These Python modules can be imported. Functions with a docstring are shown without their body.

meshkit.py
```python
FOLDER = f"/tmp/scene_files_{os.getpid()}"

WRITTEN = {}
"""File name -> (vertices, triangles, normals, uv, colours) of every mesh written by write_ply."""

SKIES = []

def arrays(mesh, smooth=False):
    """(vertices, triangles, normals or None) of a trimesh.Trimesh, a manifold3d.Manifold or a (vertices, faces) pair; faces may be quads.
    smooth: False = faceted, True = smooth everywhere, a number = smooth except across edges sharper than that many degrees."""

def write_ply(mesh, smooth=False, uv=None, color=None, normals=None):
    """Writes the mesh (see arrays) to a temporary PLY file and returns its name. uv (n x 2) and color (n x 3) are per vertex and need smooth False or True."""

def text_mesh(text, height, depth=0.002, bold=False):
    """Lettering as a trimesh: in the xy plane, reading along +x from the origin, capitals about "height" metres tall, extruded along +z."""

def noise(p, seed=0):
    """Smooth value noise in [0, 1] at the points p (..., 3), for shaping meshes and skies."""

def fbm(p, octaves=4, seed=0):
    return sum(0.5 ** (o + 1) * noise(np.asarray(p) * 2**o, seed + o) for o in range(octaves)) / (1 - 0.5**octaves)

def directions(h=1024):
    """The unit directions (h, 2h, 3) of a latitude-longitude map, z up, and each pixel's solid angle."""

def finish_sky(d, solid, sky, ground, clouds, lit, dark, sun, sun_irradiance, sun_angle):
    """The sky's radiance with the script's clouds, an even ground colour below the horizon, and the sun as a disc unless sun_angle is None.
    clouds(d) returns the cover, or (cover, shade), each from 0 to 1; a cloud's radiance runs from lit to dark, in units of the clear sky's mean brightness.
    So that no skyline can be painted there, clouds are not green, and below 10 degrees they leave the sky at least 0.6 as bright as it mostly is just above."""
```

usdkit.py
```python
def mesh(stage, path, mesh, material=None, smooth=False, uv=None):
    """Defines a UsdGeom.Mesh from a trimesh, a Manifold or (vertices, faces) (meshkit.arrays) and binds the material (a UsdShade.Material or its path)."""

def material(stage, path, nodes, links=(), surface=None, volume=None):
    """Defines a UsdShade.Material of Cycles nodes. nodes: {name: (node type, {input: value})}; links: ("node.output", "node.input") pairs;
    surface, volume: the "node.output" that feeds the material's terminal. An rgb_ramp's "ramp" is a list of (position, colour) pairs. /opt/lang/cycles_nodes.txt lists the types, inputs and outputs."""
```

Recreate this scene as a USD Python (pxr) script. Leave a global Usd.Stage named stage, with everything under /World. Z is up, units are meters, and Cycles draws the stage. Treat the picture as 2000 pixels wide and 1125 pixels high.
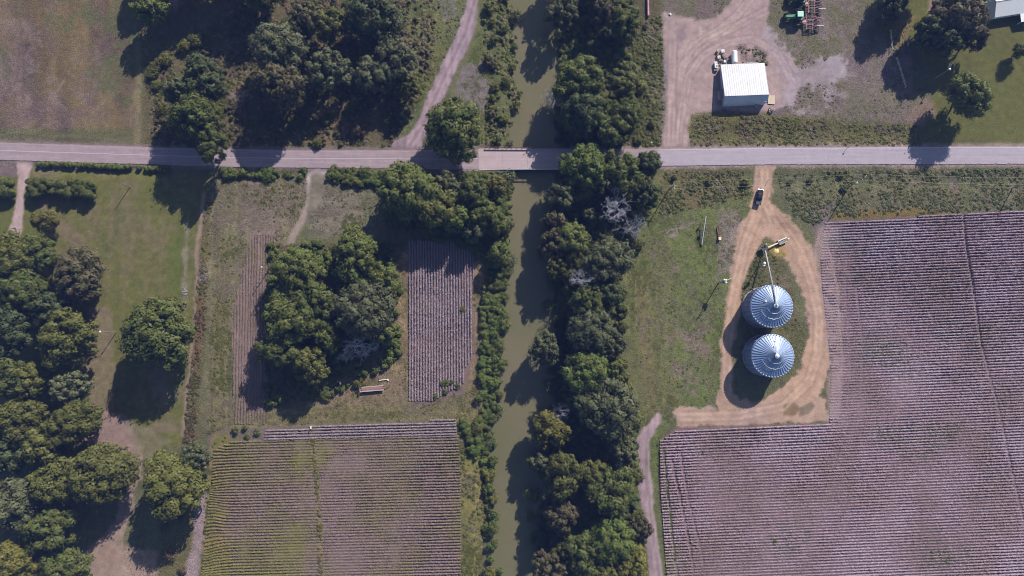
import math, random
import numpy as np
import trimesh, shapely, usdkit, meshkit
from shapely.geometry import Polygon, LineString
from pxr import Usd, UsdGeom, UsdLux, UsdShade, Gf, Sdf, Vt

# ------------------------------------------------------------------ camera, sky, sun, exposure
stage = Usd.Stage.CreateInMemory()
UsdGeom.SetStageUpAxis(stage, 'Z')
UsdGeom.Xform.Define(stage, '/World')
UsdGeom.Scope.Define(stage, '/World/Looks')
FPX, TILT, HCAM = 1267.0, math.radians(4.7), 224.8     # focal length in photo pixels, tilt off plumb, flying height
SUN_EL, SUN_X, SUN_Y = math.radians(33.5), 0.52, 0.854
EXPOSURE = 0.70
cam = UsdGeom.Camera.Define(stage, '/World/camera')
cam.CreateHorizontalApertureAttr(36.0)
cam.CreateVerticalApertureAttr(36.0 * 576 / 1024)
cam.CreateFocalLengthAttr(36.0 * FPX / 2000.0)
cam.CreateClippingRangeAttr(Gf.Vec2f(1.0, 20000.0))
cam.CreateExposureAttr(EXPOSURE)
cam.AddTranslateOp().Set(Gf.Vec3d(0, 0, HCAM))
cam.AddRotateXOp().Set(math.degrees(TILT))

M = lambda name, nodes, links, surface='p.BSDF': usdkit.material(stage, '/World/Looks/' + name, nodes, links, surface=surface)
ROT = math.atan2(SUN_X, SUN_Y)
dome = UsdLux.DomeLight.Define(stage, '/World/sky')
dome.CreateIntensityAttr(1.0)
skym = usdkit.material(stage, '/World/Looks/sky_air',
    {'s': ('sky_texture', {'sky_type': 'single_scattering', 'sun_disc': False, 'sun_elevation': SUN_EL, 'sun_rotation': ROT, 'aerosol_density': 0.7}),
     'b': ('background_shader', {'strength': 0.075})}, [('s.color', 'b.color')], surface='b.background')
UsdShade.MaterialBindingAPI.Apply(dome.GetPrim()).Bind(skym)
dome.GetPrim().SetCustomDataByKey('kind', 'structure')
sun = UsdLux.DistantLight.Define(stage, '/World/sun')
sun.CreateNormalizeAttr(True)
sun.CreateIntensityAttr(1.25)
sun.CreateAngleAttr(0.53)
sun.CreateColorAttr(Gf.Vec3f(1.0, 0.94, 0.86))
sd = np.array([SUN_X * math.cos(SUN_EL), SUN_Y * math.cos(SUN_EL), math.sin(SUN_EL)]); sd /= np.linalg.norm(sd)
zax = sd; xax = np.cross([0, 0, 1.0], zax); xax /= np.linalg.norm(xax); yax = np.cross(zax, xax)
mm = Gf.Matrix4d(*xax, 0, *yax, 0, *zax, 0, 0, 0, 0, 1)
sun.AddTransformOp().Set(mm)

# ------------------------------------------------------------------ survey: plan position <-> where it shows in the photograph
CT, ST = math.cos(TILT), math.sin(TILT)
def P(px, py, z=0.0):
    """World point at height z that shows at the photo's pixel."""
    px, py = np.asarray(px, float), np.asarray(py, float)
    a, v = px - 1000.0, 562.5 - py
    dx, dy, dz = a, v * CT + FPX * ST, v * ST - FPX * CT
    t = (z - HCAM) / dz
    return np.stack([dx * t, dy * t, np.broadcast_to(z, np.shape(dx * t)).astype(float)], -1)
def Q(x, y, z=0.0):
    y = np.asarray(y, float); z = np.asarray(z, float) - HCAM
    f = y * ST - z * CT; u = y * CT + z * ST
    return 1000.0 + FPX * np.asarray(x, float) / f, 562.5 - FPX * u / f
PXM = 0.178                                             # metres per photo pixel on the ground

def lin(c):
    c = np.asarray(c, float) / 255.0
    return np.where(c <= 0.04045, c / 12.92, ((c + 0.055) / 1.055) ** 2.4)
KCAL = np.array([1.50, 1.53, 1.50])
def A(*c):
    """Base colour of flat ground that looks like this in full daylight."""
    return np.clip(lin(c) / KCAL, 0.004, 0.85)

# ------------------------------------------------------------------ naming and tagging
used = {}
def numbered(path):
    n = used.get(path, -1) + 1
    used[path] = n
    return path if n == 0 else f'{path}_{n:03d}'
def tag(p, label=None, cat=None, group=None, kind=None):
    p = p.GetPrim() if hasattr(p, 'GetPrim') else p
    for k, v in (('label', label), ('category', cat), ('group', group), ('kind', kind)):
        if v: p.SetCustomDataByKey(k, v)
    return p
def thing(name, label, cat, loc=(0, 0, 0), rz=0.0, group=None, scale=None):
    x = UsdGeom.Xform.Define(stage, numbered('/World/' + name))
    x.AddTranslateOp().Set(Gf.Vec3d(*map(float, loc)))
    if rz: x.AddRotateZOp().Set(math.degrees(rz))
    if scale is not None: x.AddScaleOp().Set(Gf.Vec3f(*map(float, scale)))
    tag(x, label, cat, group)
    return x.GetPrim()
def obj(name, mesh, mat, parent=None, smooth=False, label=None):
    base = (str(parent.GetPath()) if parent is not None else '/World') + '/' + name
    if isinstance(mesh, list): mesh = trimesh.util.concatenate(mesh)
    m = usdkit.mesh(stage, numbered(base), mesh, mat, smooth)
    if label: tag(m, label)
    return m.GetPrim()

# ------------------------------------------------------------------ shapes
def box(c, s, rz=0.0, rx=0.0, ry=0.0):
    b = trimesh.creation.box(s)
    if rx: b.apply_transform(trimesh.transformations.rotation_matrix(rx, [1, 0, 0]))
    if ry: b.apply_transform(trimesh.transformations.rotation_matrix(ry, [0, 1, 0]))
    if rz: b.apply_transform(trimesh.transformations.rotation_matrix(rz, [0, 0, 1]))
    b.apply_translation(c)
    return b
def rbox(c, s, r=0.03, rz=0.0):
    """A box with chamfered edges."""
    s = np.asarray(s, float); r = min(r, s.min() * 0.45)
    pts = []
    for k in range(3):
        e = s / 2 - r; e[k] = s[k] / 2
        pts += [[i * e[0], j * e[1], l * e[2]] for i in (-1, 1) for j in (-1, 1) for l in (-1, 1)]
    b = trimesh.convex.convex_hull(np.array(pts))
    if rz: b.apply_transform(trimesh.transformations.rotation_matrix(rz, [0, 0, 1]))
    b.apply_translation(c)
    return b
def hull(pts): return trimesh.convex.convex_hull(np.array(pts, float))
def tube(pts, rad, n=8, cap=True):
    pts = np.asarray(pts, float); rad = np.broadcast_to(np.asarray(rad, float), (len(pts),))
    d = np.gradient(pts, axis=0); d /= np.maximum(np.linalg.norm(d, axis=1, keepdims=True), 1e-9)
    ref = np.array([0, 0, 1.0]) if abs(d[:, 2]).mean() < 0.9 else np.array([1.0, 0, 0])
    u = np.cross(d, ref); u /= np.maximum(np.linalg.norm(u, axis=1, keepdims=True), 1e-9); w = np.cross(d, u)
    a = np.arange(n) / n * 2 * np.pi
    v = (pts[:, None] + rad[:, None, None] * (np.cos(a)[None, :, None] * u[:, None] + np.sin(a)[None, :, None] * w[:, None])).reshape(-1, 3)
    f = []
    for i in range(len(pts) - 1):
        for k in range(n):
            a0, a1, b0, b1 = i * n + k, i * n + (k + 1) % n, (i + 1) * n + k, (i + 1) * n + (k + 1) % n
            f += [[a0, a1, b1], [a0, b1, b0]]
    if cap:
        v = np.vstack([v, pts[0], pts[-1]]); c0, c1, e = len(v) - 2, len(v) - 1, (len(pts) - 1) * n
        for k in range(n): f += [[c0, (k + 1) % n, k], [c1, e + k, e + (k + 1) % n]]
    return trimesh.Trimesh(v, np.array(f)[:, ::-1], process=False)
def cyl(c, r, h, n=20, axis='z', r2=None):
    d = {'x': np.array([1.0, 0, 0]), 'y': np.array([0, 1.0, 0]), 'z': np.array([0, 0, 1.0])}[axis] * h / 2
    return tube([np.array(c) - d, np.array(c) + d], [r, r if r2 is None else r2], n)
def lathe(prof, n=32, c=(0, 0, 0)):
    prof = np.asarray(prof, float); a = np.arange(n) / n * 2 * np.pi
    v = np.stack([prof[:, None, 0] * np.cos(a), prof[:, None, 0] * np.sin(a), np.repeat(prof[:, 1:2], n, 1)], -1).reshape(-1, 3) + np.array(c)
    f = []
    for i in range(len(prof) - 1):
        for k in range(n):
            a0, a1, b0, b1 = i * n + k, i * n + (k + 1) % n, (i + 1) * n + k, (i + 1) * n + (k + 1) % n
            f += [[a0, a1, b1], [a0, b1, b0]]
    return trimesh.Trimesh(v, np.array(f), process=False)

# ------------------------------------------------------------------ materials
def plain(name, col, rough=0.6, metal=0.0, var=0.25, scale=3.0, dirt=None, dirt_amt=0.5, spec=0.5):
    """Paint, metal or wood with uneven tone and worn patches."""
    n = {'g': ('geometry', {}), 'n1': ('noise_texture', {'scale': scale, 'detail': 5.0, 'roughness': 0.65}),
         'n2': ('noise_texture', {'scale': scale * 0.23, 'detail': 4.0, 'roughness': 0.6}),
         'r1': ('map_range', {'from_min': 0.3, 'from_max': 0.7, 'to_min': 1 - var, 'to_max': 1 + var}),
         'c': ('mix', {'mix_type': 'multiply', 'fac': 1.0, 'color1': col}),
         'r2': ('map_range', {'from_min': 0.5, 'from_max': 0.72, 'to_min': 0.0, 'to_max': dirt_amt if dirt is not None else 0.0, 'clamp': True}),
         'd': ('mix', {'mix_type': 'mix', 'color2': dirt if dirt is not None else col}),
         'p': ('principled_bsdf', {'roughness': rough, 'metallic': metal, 'specular_ior_level': spec})}
    return M(name, n, [('g.position', 'n1.vector'), ('g.position', 'n2.vector'), ('n1.fac', 'r1.value'), ('r1.result', 'c.color2'), ('n2.fac', 'r2.value'),
                       ('r2.result', 'd.fac'), ('c.color', 'd.color1'), ('d.color', 'p.base_color')])
def ground_mat(name, lo=0.6, hi=1.4, fine=2.6, mid=0.5, bumpd=0.12, stretch=(1, 1, 1), tint=(1.0, 1.0, 1.0), specks=None, rough=0.95):
    """Ground whose broad colours are stored on the mesh; grain, tussocks and relief come from noise."""
    n = {'at': ('attribute', {'attribute': 'paint'}), 'g': ('geometry', {}), 'mp': ('mapping', {'scale': stretch}),
         'n1': ('noise_texture', {'scale': fine, 'detail': 4.0, 'roughness': 0.7}), 'n2': ('noise_texture', {'scale': mid, 'detail': 4.0, 'roughness': 0.65}),
         'r1': ('map_range', {'from_min': 0.28, 'from_max': 0.72, 'to_min': lo, 'to_max': hi}),
         'r2': ('map_range', {'from_min': 0.25, 'from_max': 0.75, 'to_min': 0.75, 'to_max': 1.25}),
         'm': ('math', {'math_type': 'multiply'}), 'c': ('mix', {'mix_type': 'multiply', 'fac': 1.0}), 'c2': ('mix', {'mix_type': 'mix', 'color2': tint}),
         'n3': ('noise_texture', {'scale': 1.3, 'detail': 3.0}), 'r3': ('map_range', {'from_min': 0.55, 'from_max': 0.75, 'to_min': 0.0, 'to_max': 0.3 if tint != (1.0, 1.0, 1.0) else 0.0, 'clamp': True}),
         'b': ('bump', {'distance': bumpd, 'strength': 1.0}), 'p': ('principled_bsdf', {'roughness': rough, 'specular_ior_level': 0.15})}
    L = [('g.position', 'mp.vector'), ('mp.vector', 'n1.vector'), ('mp.vector', 'n2.vector'), ('g.position', 'n3.vector'), ('n1.fac', 'r1.value'), ('n2.fac', 'r2.value'),
         ('r1.result', 'm.value1'), ('r2.result', 'm.value2'), ('at.color', 'c.color1'), ('m.value', 'c.color2'), ('c.color', 'c2.color1'), ('n3.fac', 'r3.value'), ('r3.result', 'c2.fac'),
         ('c2.color', 'p.base_color'), ('n1.fac', 'b.height'), ('b.normal', 'p.normal')]
    return M(name, n, L)
def leaf_mat(name, c1, c2, trans=0.24, lo=0.65, hi=1.4):
    n = {'g': ('geometry', {}), 'oi': ('object_info', {}), 'n1': ('noise_texture', {'scale': 0.33, 'detail': 2.0}),
         'r1': ('map_range', {'from_min': 0.35, 'from_max': 0.65, 'clamp': True}), 'c': ('mix', {'mix_type': 'mix', 'color1': c1, 'color2': c2}),
         'r2': ('map_range', {'to_min': lo, 'to_max': hi}), 'r3': ('map_range', {'to_min': 0.82, 'to_max': 1.2}), 'm': ('math', {'math_type': 'multiply'}),
         'd': ('mix', {'mix_type': 'multiply', 'fac': 1.0}), 'p': ('principled_bsdf', {'roughness': 0.6, 'specular_ior_level': 0.25}),
         't': ('translucent_bsdf', {}), 'x': ('mix_closure', {'fac': trans})}
    return M(name, n, [('g.position', 'n1.vector'), ('n1.fac', 'r1.value'), ('r1.result', 'c.fac'), ('g.random_per_island', 'r2.value'), ('oi.random', 'r3.value'),
                       ('r2.result', 'm.value1'), ('r3.result', 'm.value2'), ('c.color', 'd.color1'), ('m.value', 'd.color2'), ('d.color', 'p.base_color'), ('d.color', 't.color'),
                       ('p.BSDF', 'x.closure1'), ('t.BSDF', 'x.closure2')], surface='x.closure')
# ------------------------------------------------------------------ the land: one height field, its colours laid out from a plan
STEP = 0.5
GX, GY = np.arange(-205, 205.01, STEP), np.arange(-126, 146.01, STEP)
X, Y = np.meshgrid(GX, GY)
PX, PY = Q(X, Y)
rowY = PY[:, 0]
pts3 = lambda s, seed: meshkit.fbm(np.stack([X / s, Y / s, np.zeros_like(X)], -1), 4, seed) - 0.5
NB, NM, NF = pts3(16, 1), pts3(5, 2), pts3(1.6, 3)
COL = np.zeros(X.shape + (3,))
ZONE = np.zeros(X.shape, np.int8)
ZN = ['ground', 'field_soil', 'dirt_track', 'farm_yard', 'lawn', 'river_bed', 'road_bed', 'weedy_ground']

def window(x0, x1, y0, y1):
    r = np.where((rowY > y0) & (rowY < y1))[0]
    c = np.where((PX.max(0) > x0) & (PX.min(0) < x1))[0]
    return None if len(r) == 0 or len(c) == 0 else (slice(r[0], r[-1] + 1), slice(c[0], c[-1] + 1))
def seg_d(x, y, a, b):
    ax, ay = a; bx, by = b; dx, dy = bx - ax, by - ay
    t = np.clip(((x - ax) * dx + (y - ay) * dy) / max(dx * dx + dy * dy, 1e-9), 0, 1)
    return np.hypot(x - ax - t * dx, y - ay - t * dy), t
def sdist(poly, x, y):
    """Distance in photo pixels from the outline, positive inside."""
    d = np.full(x.shape, 1e9); inside = np.zeros(x.shape, bool)
    for (ax, ay), (bx, by) in zip(poly, poly[1:] + poly[:1]):
        d = np.minimum(d, seg_d(x, y, (ax, ay), (bx, by))[0])
        if ay != by: inside ^= ((ay > y) != (by > y)) & (x < (bx - ax) * (y - ay) / (by - ay) + ax)
    return np.where(inside, d, -d)
def lay(shape, col, soft=5, amp=12, zone=None, opacity=1.0, width=None, var=0.10, grain=None, thresh=None, col2=None, nseed=0):
    """Lays colour inside a polygon, or along a polyline of the given width(s), with a wavering soft edge."""
    xs, ys = [p[0] for p in shape], [p[1] for p in shape]
    pad = soft + amp + (np.max(width) if width is not None else 0)
    w = window(min(xs) - pad, max(xs) + pad, min(ys) - pad, max(ys) + pad)
    if w is None: return
    x, y = PX[w], PY[w]
    if width is None: s = sdist(list(shape), x, y)
    else:
        wd = np.broadcast_to(np.asarray(width, float), (len(shape),)); s = np.full(x.shape, -1e9)
        for i in range(len(shape) - 1):
            d, t = seg_d(x, y, shape[i], shape[i + 1])
            s = np.maximum(s, (wd[i] * (1 - t) + wd[i + 1] * t) / 2 - d)
    s = s + amp * (NM[w] * 1.3 + NF[w] * 0.9)
    m = np.clip((s + soft) / (2 * soft), 0, 1); m = m * m * (3 - 2 * m)
    if thresh is not None:
        n = NB[w] * 0.8 + NM[w] * 0.6 + NF[w] * 0.35
        if nseed: n = np.roll(n, nseed * 37, 1)
        m = m * np.clip((n - thresh) / 0.12, 0, 1)
    c = np.broadcast_to(A(*col), x.shape + (3,)).copy()
    if col2 is not None:
        k = np.clip(0.5 + 2.2 * (NB[w] + 0.6 * NM[w]), 0, 1)[..., None]
        c = c * (1 - k) + A(*col2) * k
    if grain:   # streaks along the rows or mowing lines
        gx, gy = grain
        k = meshkit.fbm(np.stack([x / gx, y / gy, np.full_like(x, 7.0 + nseed)], -1), 3, 11) - 0.5
        c = c * (1 + 0.9 * k[..., None])
    c = c * (1 + var * 2 * NF[w] + var * 1.6 * NM[w])[..., None]
    m = (m * opacity)[..., None]
    COL[w] = COL[w] * (1 - m) + c * m
    if zone is not None:
        z = ZONE[w]; z[m[..., 0] > 0.5] = ZN.index(zone); ZONE[w] = z

COL[:] = A(104, 104, 74) * (1 + 0.5 * NB + 0.4 * NM)[..., None]
B = -400; E = 2400
# north-west mown field, woodland floor
lay([(B, B), (232, B), (262, 120), (274, 190), (272, 282), (B, 278)], (112, 95, 88), col2=(116, 100, 72), grain=(26, 130), var=0.12)
lay([(B, B), (240, B), (270, 280), (B, 278)], (96, 98, 66), thresh=0.06, opacity=0.8, nseed=1)
lay([(B, 40), (200, 40), (200, 250), (B, 250)], (136, 118, 116), thresh=0.08, opacity=0.4, nseed=3, grain=(10, 60))
lay([(B, 252), (270, 252), (270, 282), (B, 280)], (98, 100, 68), amp=8, opacity=0.75, grain=(60, 6))
lay([(100, 195), (120, 165), (135, 140), (140, 128)], (136, 118, 104), width=3, amp=3, soft=2, opacity=0.6)
lay([(180, 222), (200, 200), (215, 185), (235, 180)], (134, 116, 100), width=3, amp=3, soft=2, opacity=0.5)
lay([(278, 135), (268, 200), (266, 280)], (132, 122, 92), width=14, amp=8, opacity=0.7)
lay([(240, B), (870, B), (862, 60), (845, 150), (812, 230), (780, 285), (280, 288), (276, 150)], (92, 88, 60), col2=(100, 92, 66), zone='weedy_ground', var=0.25)
lay([(455, 150), (480, 160), (478, 230), (455, 245)], (130, 108, 92), amp=10)
lay([(620, 215), (690, 190), (700, 250), (640, 285), (600, 285)], (118, 100, 72), amp=12)
lay([(790, B), (930, B), (905, 80), (845, 170), (800, 280), (770, 285), (800, 180)], (100, 108, 70), col2=(112, 112, 66), amp=14, var=0.2)
lay([(330, 0), (352, 0), (345, 20), (335, 22)], (150, 122, 125), amp=5)
lay([(945, B), (932, -20), (926, 20), (908, 65), (889, 105), (868, 150), (848, 195), (828, 240), (810, 275), (792, 294)], (158, 138, 148), width=[36, 35, 34, 32, 30, 29, 28, 27, 34, 60], amp=5, soft=3, zone='dirt_track', grain=(7, 70), var=0.08)
# between the dirt track and the river
lay([(940, B), (1010, B), (1010, 285), (925, 290), (890, 200), (930, 60)], (102, 106, 66), col2=(96, 100, 62), var=0.22)
lay([(900, 130), (950, 125), (955, 215), (915, 245), (885, 210)], (126, 114, 116), amp=16, opacity=0.8)
lay([(860, 0), (892, 0), (890, 30), (870, 40)], (122, 116, 116), amp=10, opacity=0.6)
# east bank wood north of the road
lay([(1085, B), (1290, B), (1295, 285), (1060, 288)], (88, 86, 60), col2=(104, 92, 70), zone='weedy_ground', var=0.25)
lay([(1200, 130), (1292, 60), (1296, 230), (1240, 200)], (112, 112, 66), amp=14, var=0.2)
# farm yard
lay([(1296, B), (1780, B), (1782, 200), (1800, 262), (1350, 290), (1290, 290)], (126, 110, 110), col2=(112, 106, 88), var=0.22, zone='ground')
lay([(1296, B), (1780, B), (1782, 240), (1350, 290)], (102, 102, 68), thresh=0.05, opacity=0.75, nseed=2)
lay([(1296, 20), (1335, 34), (1385, 36), (1425, 8), (1440, -40), (1505, -60), (1500, 70), (1550, 115), (1566, 165), (1548, 205), (1500, 218), (1405, 214), (1372, 222), (1348, 246), (1344, 292), (1292, 292), (1304, 215), (1296, 130)], (174, 151, 146), zone='farm_yard', amp=10, col2=(162, 142, 140), var=0.08)
lay([(1400, 60), (1360, 75), (1336, 120), (1325, 200), (1318, 285)], (178, 156, 150), width=34, amp=10, opacity=0.6, grain=(4, 60))
lay([(1500, -30), (1420, 55), (1345, 85)], (180, 160, 150), width=20, amp=8, opacity=0.6)
lay([(1316, 60), (1335, 55), (1342, 76), (1322, 82)], (138, 122, 126), amp=6, opacity=0.8)
lay([(1296, 110), (1308, 112), (1306, 178), (1296, 176)], (138, 124, 132), amp=6, opacity=0.7)
lay([(1440, 88), (1470, 85), (1498, 105), (1500, 126), (1448, 126)], (126, 112, 108), amp=10, zone='ground', thresh=-0.1)
lay([(1355, 0), (1420, 0), (1400, 34), (1358, 40)], (118, 104, 100), amp=8, thresh=-0.05)
lay([(1560, 150), (1585, 130), (1612, 116), (1660, 116), (1645, 150), (1600, 172), (1560, 172)], (160, 148, 154), amp=34, soft=8, zone='farm_yard')
lay([(1530, 130), (1600, 120), (1680, 110), (1640, 190), (1560, 230), (1520, 200)], (152, 138, 140), amp=20, soft=10, thresh=0.02, nseed=5)
lay([(1500, 60), (1525, 110), (1545, 160), (1540, 200)], (164, 150, 154), width=[20, 26, 30, 20], amp=26, soft=9, zone='farm_yard')
lay([(1342, 250), (1352, 226), (1400, 218), (1505, 222), (1640, 236), (1785, 240), (1790, 284), (1350, 284)], (108, 102, 62), col2=(94, 96, 60), zone='weedy_ground', var=0.25, amp=8)
# north-east lawn
lay([(1800, B), (E, B), (E, 288), (1770, 288), (1800, 240), (1830, 180), (1815, 120), (1760, 60), (1765, -20)], (100, 102, 52), col2=(94, 94, 50), zone='lawn', var=0.07, amp=8)
lay([(1760, 20), (1790, 30), (1770, 90), (1748, 95)], (124, 110, 72), amp=10)
lay([(1790, 200), (1815, 190), (1830, 220), (1800, 245), (1760, 235)], (128, 110, 96), amp=8)
lay([(1810, -50), (1822, 0), (1818, 35)], (146, 124, 110), width=14, amp=4)
# west lawn south of the road
lay([(B, 325), (410, 335), (395, 420), (380, 600), (365, 860), (300, 890), (B, 900)], (108, 105, 62), col2=(99, 102, 52), zone='lawn', var=0.09, amp=8)
lay([(60, 330), (395, 335), (375, 840), (180, 850)], (118, 106, 82), thresh=0.02, opacity=0.55, nseed=2)
lay([(190, 340), (390, 340), (365, 840), (200, 840)], (90, 97, 56), thresh=0.04, opacity=0.5, nseed=7)
lay([(60, 330), (395, 335), (375, 840), (180, 850)], (128, 112, 96), thresh=0.13, opacity=0.6, nseed=9)
for gx in (200, 214, 228, 246, 268, 290, 318, 342, 352): lay([(gx, 350 + gx % 7 * 20), (gx - 4, 560), (gx - 10, 800 - gx % 5 * 40)], (122, 110, 84) if gx % 4 else (92, 98, 54), width=5, amp=10, soft=5, opacity=0.4)
lay([(330, 480), (365, 440), (365, 590), (330, 590)], (92, 102, 48), amp=12, opacity=0.7)
lay([(165, 600), (215, 600), (225, 800), (170, 830)], (132, 116, 98), amp=16, opacity=0.6)
lay([(70, 322), (150, 322), (150, 333), (70, 333)], (140, 124, 118), amp=6, opacity=0.7)
lay([(B, 318), (36, 318), (36, 345), (B, 345)], (120, 104, 104), amp=4)
lay([(48, 312), (46, 340), (40, 380), (36, 420), (28, 458)], (176, 154, 152), width=[36, 22, 14, 15, 24], amp=5, soft=3, zone='dirt_track')
lay([(158, 800), (240, 805), (275, 875), (262, 905), (220, 880), (165, 860)], (146, 124, 116), amp=12)
lay([(262, 880), (262, 930), (240, 1010), (215, 1060), (190, 1130), (180, 1300)], (150, 130, 118), width=[34, 24, 22, 40, 110, 140], amp=14, zone='dirt_track')
lay([(200, 1060), (310, 1075), (310, 1300), (160, 1300)], (160, 138, 124), amp=14, col2=(146, 124, 110))
lay([(240, 815), (330, 860), (300, 900), (265, 880)], (128, 118, 100), amp=10, opacity=0.6)
lay([(366, 425), (362, 500), (360, 560), (361, 600)], (138, 128, 112), width=[4, 6, 9, 8], amp=7, opacity=0.8)
lay([(398, 380), (388, 470), (382, 600), (370, 720), (357, 850)], (148, 128, 116), width=[8, 9, 7, 7, 6], amp=5, soft=3, zone='dirt_track')
lay([(412, 385), (398, 520), (388, 660), (372, 870)], (112, 92, 66), width=[22, 22, 20, 26], amp=8, zone='weedy_ground', col2=(100, 96, 58))
lay([(310, 1010), (390, 900), (400, 960), (370, 1130), (310, 1130)], (104, 100, 64), amp=10, zone='weedy_ground')
lay([(398, 950), (392, 1030), (372, 1130), (360, 1300)], (152, 134, 134), width=[14, 30, 24, 30], amp=8, var=0.15)
# rough strip and disused plot west of the clump of trees
lay([(412, 350), (610, 335), (600, 420), (560, 480), (545, 560), (470, 840), (395, 860), (405, 560)], (112, 108, 80), col2=(122, 112, 88), grain=(7, 90), var=0.2)
lay([(480, 350), (605, 350), (560, 470), (470, 450)], (126, 110, 102), amp=18, opacity=0.7, thresh=-0.12, nseed=1)
lay([(495, 455), (545, 450), (535, 560), (525, 830), (455, 830), (456, 600)], (138, 118, 112), zone='field_soil', grain=(4, 120), amp=9)
lay([(425, 470), (450, 470), (440, 850), (405, 850)], (118, 110, 78), grain=(5, 100), amp=8)
lay([(620, 325), (618, 352), (615, 385)], (172, 158, 160), width=[44, 34, 28], amp=7, zone='dirt_track')
lay([(615, 380), (590, 425), (568, 470), (552, 510)], (160, 144, 134), width=[24, 17, 14, 8], amp=7, zone='dirt_track', opacity=0.85)
lay([(612, 340), (735, 352), (728, 460), (680, 460), (600, 470), (600, 410)], (102, 106, 76), col2=(118, 110, 96), var=0.2, grain=(40, 9))
lay([(735, 340), (900, 340), (905, 470), (790, 520), (740, 500)], (100, 94, 72), zone='weedy_ground', var=0.2)
lay([(515, 480), (790, 470), (790, 740), (640, 790), (520, 800)], (96, 88, 66), zone='weedy_ground', var=0.2)
lay([(765, 520), (800, 490), (800, 780), (720, 785), (690, 760), (770, 640)], (136, 118, 90), col2=(128, 112, 84), amp=10, var=0.15, grain=(20, 14))
lay([(640, 740), (800, 730), (945, 740), (935, 812), (640, 815), (600, 790)], (132, 114, 92), col2=(120, 112, 78), amp=10, var=0.15)
lay([(455, 812), (600, 795), (940, 790), (930, 822), (455, 838)], (122, 114, 78), amp=6, grain=(90, 7))
lay([(920, 470), (950, 500), (945, 790), (915, 800)], (136, 116, 92), amp=8, grain=(5, 80))
lay([(797, 475), (926, 470), (923, 700), (905, 770), (840, 790), (799, 782)], (124, 104, 104), zone='field_soil', amp=3)
# south-west field
lay([(405, 838), (895, 818), (905, 960), (905, 1400), (380, 1400), (396, 1120), (410, 950)], (118, 104, 98), zone='field_soil', amp=4, col2=(112, 102, 86))
lay([(415, 850), (450, 850), (448, 1400), (385, 1400), (392, 1100), (405, 960)], (140, 120, 78), amp=8, zone='field_soil', col2=(112, 108, 60))
lay([(420, 850), (640, 845), (620, 1000), (560, 1130), (400, 1130)], (112, 110, 66), thresh=-0.02, opacity=0.8, nseed=3)
lay([(800, 850), (895, 850), (900, 1130), (810, 1130)], (98, 106, 66), thresh=0.0, opacity=0.8, nseed=6)
lay([(888, 820), (935, 830), (948, 960), (945, 1400), (895, 1400), (900, 950)], (138, 126, 76), amp=8, zone='field_soil', col2=(118, 116, 62))
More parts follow.
